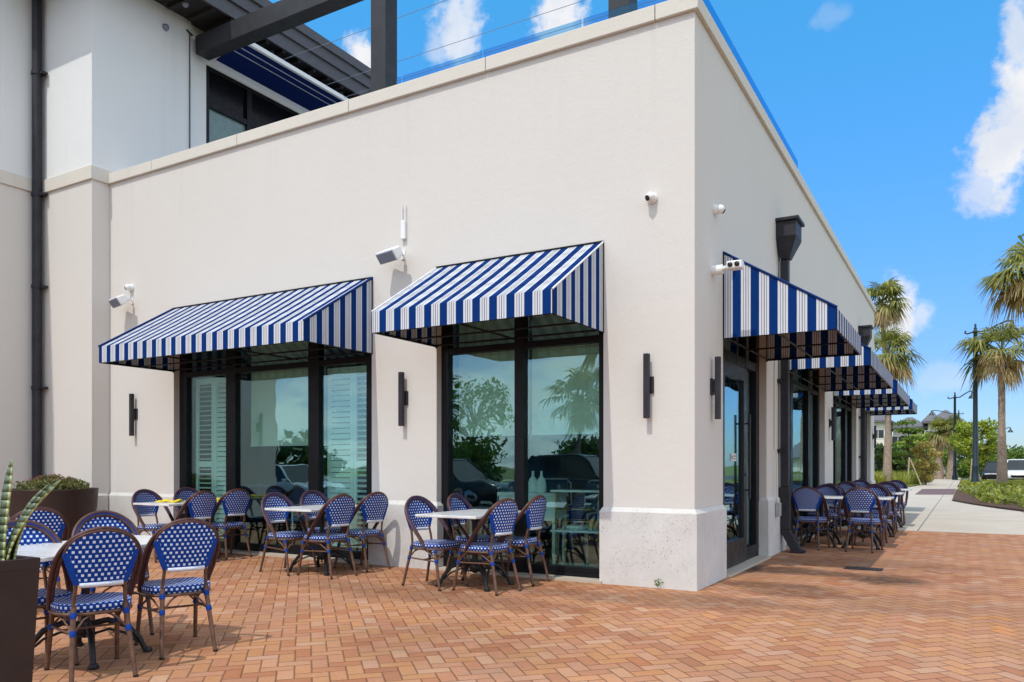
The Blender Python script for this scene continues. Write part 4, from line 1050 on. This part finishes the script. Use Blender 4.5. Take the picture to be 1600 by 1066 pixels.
def fan_palm(label, x, y, h, tr, size, seed, ng=34, nd=26, group='fan palms', z0=0., wind=(.25, 0), lean=0.):
    rng = random.Random(seed); t = thing('palm_tree', label, 'palm tree', (x, y, z0), 0, group)
    b = MB(); P = []; Rr = []
    for i in range(25):
        q = i/24; P.append((.25*math.sin(q*2)*wind[0]+lean*q**1.6, .1*q, h*q)); Rr.append(tr*(1.25-.5*min(1, q*2.2))*(1+.06*(i % 2)))
    b.tube(P, Rr, 12); b.build('trunk', M_BARK, t)
    top = Vector(P[-1]); g = MB(); d_ = MB()
    for k in range(ng):
        a = rng.uniform(0, 6.283); el = R(rng.uniform(-28, 80)); d = Vector((math.cos(a)*math.cos(el), math.sin(a)*math.cos(el), math.sin(el)))
        d += Vector((wind[0], 0, 0)); pet = size*rng.uniform(.55, 1.0); p = top+d.normalized()*pet; g.tube([top, top.lerp(p, .5)+Vector((0, 0, .05)), p], [.03, .025, .015], 4, caps=False)
        fan(g, p, d+Vector((0, 0, -.3)), size*rng.uniform(.7, 1.25), rng, rng.uniform(.25, .6))
    g.build('frond', L_PALM, t)
    for k in range(nd):
        a = rng.uniform(0, 6.283); el = R(rng.uniform(-68, 6)); d = Vector((math.cos(a)*math.cos(el), math.sin(a)*math.cos(el), math.sin(el)))+Vector((wind[0]*.8, 0, 0))
        p = top+Vector((0, 0, -.2))+d.normalized()*size*rng.uniform(.4, .9); d_.tube([top, p], [.03, .015], 4, caps=False); fan(d_, p, d+Vector((rng.uniform(-.3, .3), 0, -.45)), size*rng.uniform(.45, 1.15), rng, .55, 11, rng.uniform(25, 75))
    d_.build('dry_frond', L_DEAD, t); return t
def at(px, Y):
    d = pix_dir(px, 700); s = (Y-CAM.y)/d.y; return CAM.x+d.x*s, s
def hz(px, Y, py): x, s = at(px, Y); return CAM.z+(726.85-py)*s/FPX
def P(px, Y): return at(px, Y)[0]
fan_palm('fan palm with the higher windswept crown rising behind the building end', P(1388, 54), 54, hz(1373, 54, 474), .19, 1.25, 3, wind=(.3, 0), lean=-.55)
fan_palm('fan palm with the lower crown and its trunk visible past the last awning', P(1386, 46), 46, hz(1386, 46, 556), .23, 1.2, 5, wind=(.3, 0))
fan_palm('fan palm in front of the street lamp with ragged brown skirt', P(1566, 46), 46, hz(1566, 46, 548), .24, 1.45, 7, 30, 26, wind=(-.1, 0))
fan_palm('tallest fan palm leaning in at the right edge of the view', P(1612, 40), 40, hz(1612, 40, 430), .2, 1.5, 9, 34, 30, wind=(-.25, 0))
limb_tree('layered_tree', 'layered green tree left of the curving path', 'tree', P(1418, 56), 56, hz(1418, 56, 650), 1.35, .09, L_GREEN, 44, 60, .11, 21, (1.2, 1.2, .34), layers=6, base=.28)
limb_tree('golden_shrub', 'tall golden leaved shrub beside the path', 'shrub', P(1447, 50), 50, hz(1447, 50, 690), .85, .05, L_GOLD, 40, 60, .09, 22, base=.1)
for k, (px, py, l) in enumerate(((1466, 664, 'shaggy cabbage palm left of its twin behind the path'), (1486, 660, 'shaggy cabbage palm right of its twin by the tower building'))):
    Y = 76; fan_palm(l, P(px, Y), Y, hz(px, Y, py+12), .38, 1.0, 31+k, 40, 22, 'cabbage palms')
limb_tree('young_tree', 'yellow green young tree behind the tall street lamp', 'tree', P(1527, 70), 70, hz(1527, 70, 655), 1.9, .10, L_YEL, 55, 75, .16, 23, base=.22)
limb_tree('dense_tree', 'dense dark tree behind the layered tree', 'tree', P(1440, 92), 92, hz(1440, 92, 680), 2.4, .16, L_YEL, 50, 70, .24, 24, base=.1)
limb_tree('dark_shrub', 'dark green shrub behind the left palm trunk', 'shrub', P(1366, 62), 62, hz(1366, 62, 694), 1.3, .08, L_DARK, 60, 70, .14, 25, base=.03)
limb_tree('dark_shrub', 'lower dark green shrub right of the left palm trunk', 'shrub', P(1402, 64), 64, hz(1402, 64, 700), 1.3, .08, L_DARK, 45, 70, .14, 26, base=.03)
limb_tree('dark_shrub', 'broad dark shrub between the cabbage palms and the yellow tree', 'shrub', P(1506, 88), 88, hz(1506, 88, 690), 2.3, .1, L_GREEN, 45, 70, .18, 27, base=.03)
for k, (px, Y, py, c) in enumerate(((1548, 118, 712, 3.4), (1567, 125, 716, 3.2), (1588, 120, 708, 3.0), (1612, 125, 702, 4.5), (1640, 120, 700, 5.), (1580, 118, 722, 2.6))):
    limb_tree('hedge_tree', 'rounded far tree beyond the parked cars, number %s from the left' % ['one', 'two', 'four', 'five', 'six', 'three'][k] if False else ['low far tree just right of the yellow tree', 'low far tree behind the dark parked car', 'far tree in front of the grey roofed house', 'far tree behind the white car at the right edge', 'far tree outermost at the right edge', 'lowest far tree between the dark car and the house'][k], 'tree', P(px, Y), Y, hz(px, Y, py), c, .15, L_DARK if k % 2 else L_GREEN, 34, 60, .28, 60+k, base=.03)
def tuft_bed(name, label, pts, n, h, mat, seed, w=.012, blades=26, spread=.35):
    rng = random.Random(seed); b = MB()
    for _ in range(n):
        x, y, z = pts(rng)
        for k in range(blades):
            a = rng.uniform(0, 6.283); l = h*rng.uniform(.5, 1.15); o_ = Vector((math.cos(a), math.sin(a), 0)); c = Vector((x, y, z))+o_*rng.uniform(0, .12)
            tip = c+o_*l*spread*rng.uniform(.3, 1.5)+Vector((0, 0, l*rng.uniform(.75, 1))); mid = c.lerp(tip, .5)+Vector((0, 0, l*.12)); s_ = Vector((-o_.y, o_.x, 0))*w
            b.quad([c-s_, c+s_, mid+s_*.8, mid-s_*.8]); b.quad([mid-s_*.8, mid+s_*.8, tip, tip])
    o = b.build(name, mat); tag(o, label, 'grass', kind='stuff')
def inpoly(poly, z):
    xs = [p[0] for p in poly]; ys_ = [p[1] for p in poly]
    def ins(x, y):
        c = False
        for i in range(len(poly)):
            (x1, y1), (x2, y2) = poly[i-1], poly[i]
            if (y1 > y) != (y2 > y) and x < (x2-x1)*(y-y1)/(y2-y1)+x1: c = not c
        return c
    def f(rng):
        while True:
            x, y = rng.uniform(min(xs), max(xs)), rng.uniform(min(ys_), max(ys_))
            if ins(x, y): return x, y, z
    return f
tuft_bed('verge_grass', 'yellow green grass on the verge at the foot of lamp and palm', inpoly([(2.2, 44.4), (9, 44.4), (9, 55), (2.3, 55)], .08), 520, .30, L_GRASS, 1, .02)
tuft_bed('bed_grass', 'clumped ornamental grass in the bed left of the path', inpoly([(-5, 44.8), (-.75, 44.8), (-.25, 52), (-.35, 70), (-6, 70)], .06), 420, .85, L_GRASS, 2, .025)
tuft_bed('straw_grass', 'straw coloured grass round the foot of the left palm', inpoly([(-7, 44.6), (-3.0, 44.6), (-2.6, 50), (-7, 52)], .06), 160, .8, L_GRASS2, 3, .025)
rng = random.Random(77); b = MB(); f = inpoly([(2.35, 25.2), (2.95, 22.4), (3.6, 20.3), (4.2, 19.0), (9, 18.3), (10, 36.5), (2.3, 36.5)], .05)
for k in range(250):
    x, y, z = f(rng); q = rng.uniform(.6, 1.5); leaf_quads(b, (x, y, z+.14*q), int(30*q), .27*q, .08, rng, (1, 1, .75), .3)
tag(b.build('ground_cover', L_SHRUB), 'low leafy yellow green ground cover in the mulched bed at right', 'ground cover', kind='stuff')
for k, (px, Y, l) in enumerate(((1418, 47, 'pair of timber stakes propping the layered tree, nearer the building'), (1516, 58, 'timber stakes leaning beside the tall lamp post'))):
    t = thing('tree_stake', l, 'stake', (P(px, Y), Y, .05), 0, 'timber tree stakes')
    MB().tube([(0, 0, 0), (.10, .1, 1.75)], .045, 6).build('stake', M_STAKE, t); MB().tube([(.75, .2, 0), (.16, .12, 1.6)], .045, 6).build('stake', M_STAKE, t)

# ------------------------------------------------------------------ lamps, cars, far buildings
def lamp(label, px, Y, py_top, right=True, reach=2.2, base_w=.13):
    h = hz(px, Y, py_top); t = thing('street_lamp', label, 'street lamp', (P(px, Y), Y, 0), 0, 'dark green street lamps')
    MB().lathe([(base_w*1.9, 0), (base_w*1.9, .3), (base_w*1.3, .5), (base_w*1.15, 1.2), (base_w*1.2, 1.25), (base_w, 1.3), (base_w*.72, h-.55), (base_w*1.0, h-.5), (base_w*.6, h-.4)], 12).build('pole', M_LAMP, t)
    MB().lathe([(.06, h-.4), (.10, h-.32), (.05, h-.25), (.07, h-.12), (.001, h)], 10).build('finial', M_LAMP, t)
    s = 1 if right else -1; za = h-.55; b = MB()
    b.tube([(-s*.5, 0, za+.12), (-s*.55, 0, za+.0), (-s*.42, 0, za-.07), (-s*.2, 0, za+.0), (0, 0, za), (s*reach*.3, 0, za+.05), (s*reach*.6, 0, za+.35), (s*reach*.85, 0, za+.55), (s*reach, 0, za+.5)], .05, 8); b.build('arm', M_LAMP, t)
    MB().lathe([(.34, -.55), (.24, -.38), (.11, -.22), (.07, 0), (.05, .05)], 14, (s*reach, 0, za+.45)).build('lamp_shade', M_LAMP, t)
M_LAMP = simple('dark green lamp paint', (.012, .026, .032), .4, .2)
lamp('tallest dark street lamp with scrolled arm beside the right palm', 1524, 47, 505, True, 1.9, .15)
lamp('middle street lamp with hanging bell shade left of the tallest one', 1492, 72, 612, True, 1.35, .13)
lamp('farthest street lamp, shade hanging left in front of the tower roof', 1494, 110, 642, False, 2.6, .13) if False else lamp('farthest street lamp with bell shade left of the tower roof', 1498, 112, 640, False, 3.2, .12)
lamp('small far street lamp showing right of the palm trunk', 1560, 110, 668, True, 1.3, .1)
M_TYRE = simple('tyre rubber', (.015, .015, .016), .85); M_RIM = simple('alloy rim', (.4, .4, .41), .3, .8)
def paint(name, c): return simple(name, c, .22, .0, .03, 3)
M_CGLASS = simple('dark car glass', (.02, .025, .028), .06)
M_LAMPW = simple('headlamp lens', (.7, .72, .74), .1); M_LAMPR = simple('tail lamp lens', (.35, .02, .02), .15)
def car(label, x, y, rz, col, h=1.72, L=4.7, W_=1.92, group='parked cars', z0=0., sedan=False):
    t = thing('parked_car', label, 'car', (x, y, z0), rz, group); pm = paint('car paint '+label[:14], col)
    hb = h*.55; w = W_/2    # body: lofted along y (front = -y)
    if sedan: gs = (-.95, -.25, .85, 1.75)
    else: gs = (-1.0, -.25, 1.65, 2.15)
    st = [(-L/2, .42, hb*.66, .72), (-L/2+.12, .30, hb*.80, .90), (-L/2+.5, .22, hb*.90, .97), (-1.0, .20, hb*1.0, 1.0), (0, .20, hb*1.02, 1.0), (1.2, .20, hb*1.04, 1.0), (L/2-.4, .24, hb*1.04, .97), (L/2-.08, .32, hb*.98, .9), (L/2, .42, hb*.85, .78)]
    b = MB(); V = []; K = 12
    for yy, zb, zt, k in st:
        ww = w*k; V += [(-ww*.80, yy, zb), (-ww*.97, yy, zb+.12), (-ww, yy, zb+(zt-zb)*.5), (-ww*.96, yy, zt-.09), (-ww*.86, yy, zt), (-ww*.4, yy, zt+.02), (ww*.4, yy, zt+.02), (ww*.86, yy, zt), (ww*.96, yy, zt-.09), (ww, yy, zb+(zt-zb)*.5), (ww*.97, yy, zb+.12), (ww*.80, yy, zb)]
    F = [(i*K+k, i*K+(k+1) % K, (i+1)*K+(k+1) % K, (i+1)*K+k) for i in range(len(st)-1) for k in range(K)]+[tuple(range(K-1, -1, -1)), tuple((len(st)-1)*K+k for k in range(K))]
    F = [f[::-1] for f in F]
    b.add(V, F, True); b.build('body', pm, t)
    g = MB(); a0, a1, a2, a3 = gs; zb = hb*1.0
    lo = [(-w*.86, a0, zb), (w*.86, a0, zb), (w*.88, a3, zb+.02), (-w*.88, a3, zb+.02)]; hi = [(-w*.66, a1, h-.05), (w*.66, a1, h-.05), (w*.68, a2, h-.04), (-w*.68, a2, h-.04)]
    g.add(lo+hi, [(0, 1, 5, 4), (1, 2, 6, 5), (2, 3, 7, 6), (3, 0, 4, 7), (4, 5, 6, 7)]); g.build('window', M_CGLASS, t, bevel=.05)
    r = MB(); r.frust((-w*.67, w*.67, a1-.02, a2+.03, h-.05), (-w*.6, w*.6, a1+.12, a2-.08, h)); r.build('roof', pm, t, bevel=.02)
    pz = MB()
    for s in (-1, 1):
        for A, B in ((lo[0], hi[0]), (lo[3], hi[3])): pz.tube([(s*abs(A[0]), A[1], A[2]), (s*abs(B[0])*1.01, B[1], B[2]+.01)], .035, 6)
        pz.tube([(s*w*.875, .35, zb), (s*w*.685, .35, h-.04)], .04, 6)
    pz.build('pillar', pm, t)
    for sx in (-1, 1):
        for yy in (-L*.30, L*.30):
            M = Matrix.Rotation(R(90), 3, 'Y'); wl = MB().lathe([(.20, -.1), (.33, -.1), (.35, -.07), (.35, .07), (.33, .1), (.2, .1)], 22, (sx*(w-.11), yy, .35), M).build('wheel', M_TYRE, t)
            MB().lathe([(.001, sx*.08), (.08, sx*.09), (.2, sx*.095), (.215, sx*.07)], 16, (sx*(w-.10), yy, .35), M).build('rim', M_RIM, wl)
        MB().box(sx*w*.52-.2, sx*w*.52+.2, -L/2+.0, -L/2+.16, hb*.62, hb*.74).build('headlight', M_LAMPW, t, bevel=.03)
        MB().box(sx*w*.66-.12, sx*w*.66+.12, L/2-.1, L/2+.01, hb*.66, hb*.9).build('tail_light', M_LAMPR, t, bevel=.03)
        MB().box(sx*(w+.08)-.09, sx*(w+.08)+.09, -.92, -.78, zb+.02, zb+.17).build('mirror', pm, t, bevel=.03)
    MB().box(-w*.42, w*.42, -L/2-.02, -L/2+.1, hb*.48, hb*.66).build('grille', M_LENS, t, bevel=.02); MB().box(-w*.7, w*.7, -L/2-.01, -L/2+.1, .30, .40).build('bumper', M_LENS, t, bevel=.02)
    return t
car('white car facing us behind the right palm trunk', P(1592, 57.5), 57.5, R(-4), (.78, .78, .79), 1.72, z0=0.0)
car('dark grey car parked left of the palm trunk', P(1557, 66), 66, R(-4), (.03, .034, .04), 1.6, z0=0.0)
car('dark sport utility car parked behind us, mirrored in the corner window', -8.6, -15.5, R(90), (.02, .022, .026), 1.85, 4.9, z0=-.17)
car('second dark car parked behind us, mirrored in the left pane', -14.2, -15.8, R(90), (.03, .03, .035), 1.8, 4.9, z0=-.17)
car('silver car parked behind us, mirrored in the middle shuttered window', -20.5, -13.8, R(90), (.55, .57, .6), 1.5, 4.6, z0=-.17, sedan=True)
limb_tree('shade_tree', 'broad shade tree behind us, mirrored in the left pane of the corner window', 'tree', -18.5, -24, 5.6, 2.3, .16, L_GREEN, 40, 60, .12, 41, base=.35, z0=-.17)
limb_tree('shade_tree', 'shade tree behind us, mirrored in the shuttered window', 'tree', -31, -19, 5.6, 2.4, .16, L_GREEN, 40, 60, .16, 42, base=.25, z0=-.17)
fan_palm('fan palm behind us, mirrored at the right of the corner window', -8.6, -18.5, 6.2, .16, 1.2, 43, 34, 10, 'palms behind the camera', z0=-.17)
fan_palm('small fan palm behind us, mirrored low in the corner window', -17.5, -34, 5.2, .2, 1.5, 44, 34, 8, 'palms behind the camera', z0=-.17)
for k, (x, y) in enumerate(((-30, -40), (-22, -44), (-12, -46), (-4, -45), (6, -42), (-38, -30), (-45, -15))):
    limb_tree('boundary_tree', ['boundary tree behind us far to the left', 'boundary tree behind us left of centre', 'boundary tree directly behind us', 'boundary tree behind us right of centre', 'boundary tree behind us at far right', 'boundary tree behind us beyond the shade trees', 'boundary tree farthest out behind the left wing'][k], 'tree', x, y, 2.6+.4*(k % 3), 3.2, .16, L_DARK, 40, 60, .26, 80+k, base=.06, z0=-.3)
for k, (x, y) in enumerate(((22, 8), (26, 20), (20, 31), (30, 2), (24, 42))):
    limb_tree('roadside_tree', ['roadside tree across the road, mirrored in the entrance door glass', 'roadside tree across the road, mirrored in the second window on the right wall', 'roadside tree across the road, mirrored in the third window on the right wall', 'roadside tree across the road, outermost right of the camera', 'roadside tree across the road, opposite the far building end'][k], 'tree', x, y, 5+.4*k, 2.6, .15, L_GREEN, 40, 60, .2, 90+k, base=.2, z0=-.3)
# far apartment building
def far_block(t, x0, x1, y0, y1, h, rows, cols, tower=False, wallm=None):
    MB().box(x0, x1, y0, y1, 0, h).build('wall', wallm or M_SIDEB, t)
    ov = .9; MB().frust((x0-ov, x1+ov, y0-ov, y1+ov, h), (x0-ov, x1+ov, y0-ov, y1+ov, h+.35)).frust((x0-ov, x1+ov, y0-ov, y1+ov, h+.35), (x0+(x1-x0)*.42, x1-(x1-x0)*.42, y0+(y1-y0)*.45, y1-(y1-y0)*.45, h+(2.0 if tower else 2.3))).build('roof', M_ROOFT, t)
    for r_ in range(rows):
        for c in range(cols):
            cx = x0+(x1-x0)*(c+.5)/cols; cz = h-1.9-r_*3.1
            if cz < .5: continue
            fr = MB().box(cx-1.0, cx+1.0, y0-.06, y0-.002, cz-.85, cz+.75).build('window', M_WHITE, t)
            MB().box(cx-.85, cx-.05, y0-.10, y0-.061, cz-.7, cz+.6).box(cx+.05, cx+.85, y0-.10, y0-.061, cz-.7, cz+.6).build('pane', M_CGLASS, fr)
Y = 135; M_TWR = simple('taupe paint', (.30, .27, .24), .85)
t = thing('apartment_building', 'cream apartment building with dark hipped roofs beyond the trees', 'building', (0, 0, 0))
far_block(t, P(1340, Y), P(1383, Y), Y, Y+14, hz(1370, Y, 660), 3, 2); far_block(t, P(1383, Y)+.9, P(1440, Y), Y+4, Y+18, hz(1400, Y, 669), 3, 3); far_block(t, P(1440, Y)+.9, P(1460, Y), Y+1, Y+12, hz(1450, Y, 661), 3, 1)
t = thing('tower_building', 'taupe stair tower with low hipped roof behind the cabbage palms', 'building', (0, 0, 0))
far_block(t, P(1464, Y-12), P(1490, Y-12), Y-12, Y-5, hz(1475, Y-12, 660), 2, 2, True, M_TWR)
t = thing('far_house', 'grey roofed house beyond the parking at the right edge', 'house', (0, 0, 0))
x0 = P(1583, 150); MB().box(x0, x0+22, 150, 162, 0, hz(1585, 150, 716)).build('wall', M_SIDEB, t)
zz_ = hz(1585, 150, 716); MB().frust((x0-1, x0+23, 149, 163, zz_), (x0-1, x0+23, 149, 163, zz_+.3)).frust((x0-1, x0+23, 149, 163, zz_+.3), (x0+8, x0+14, 155, 157, zz_+4.2)).build('roof', M_ROOFT, t)
MB().box(x0+2, x0+3.4, 149.9, 149.99, 1, 2.4).build('window', M_CGLASS, t)
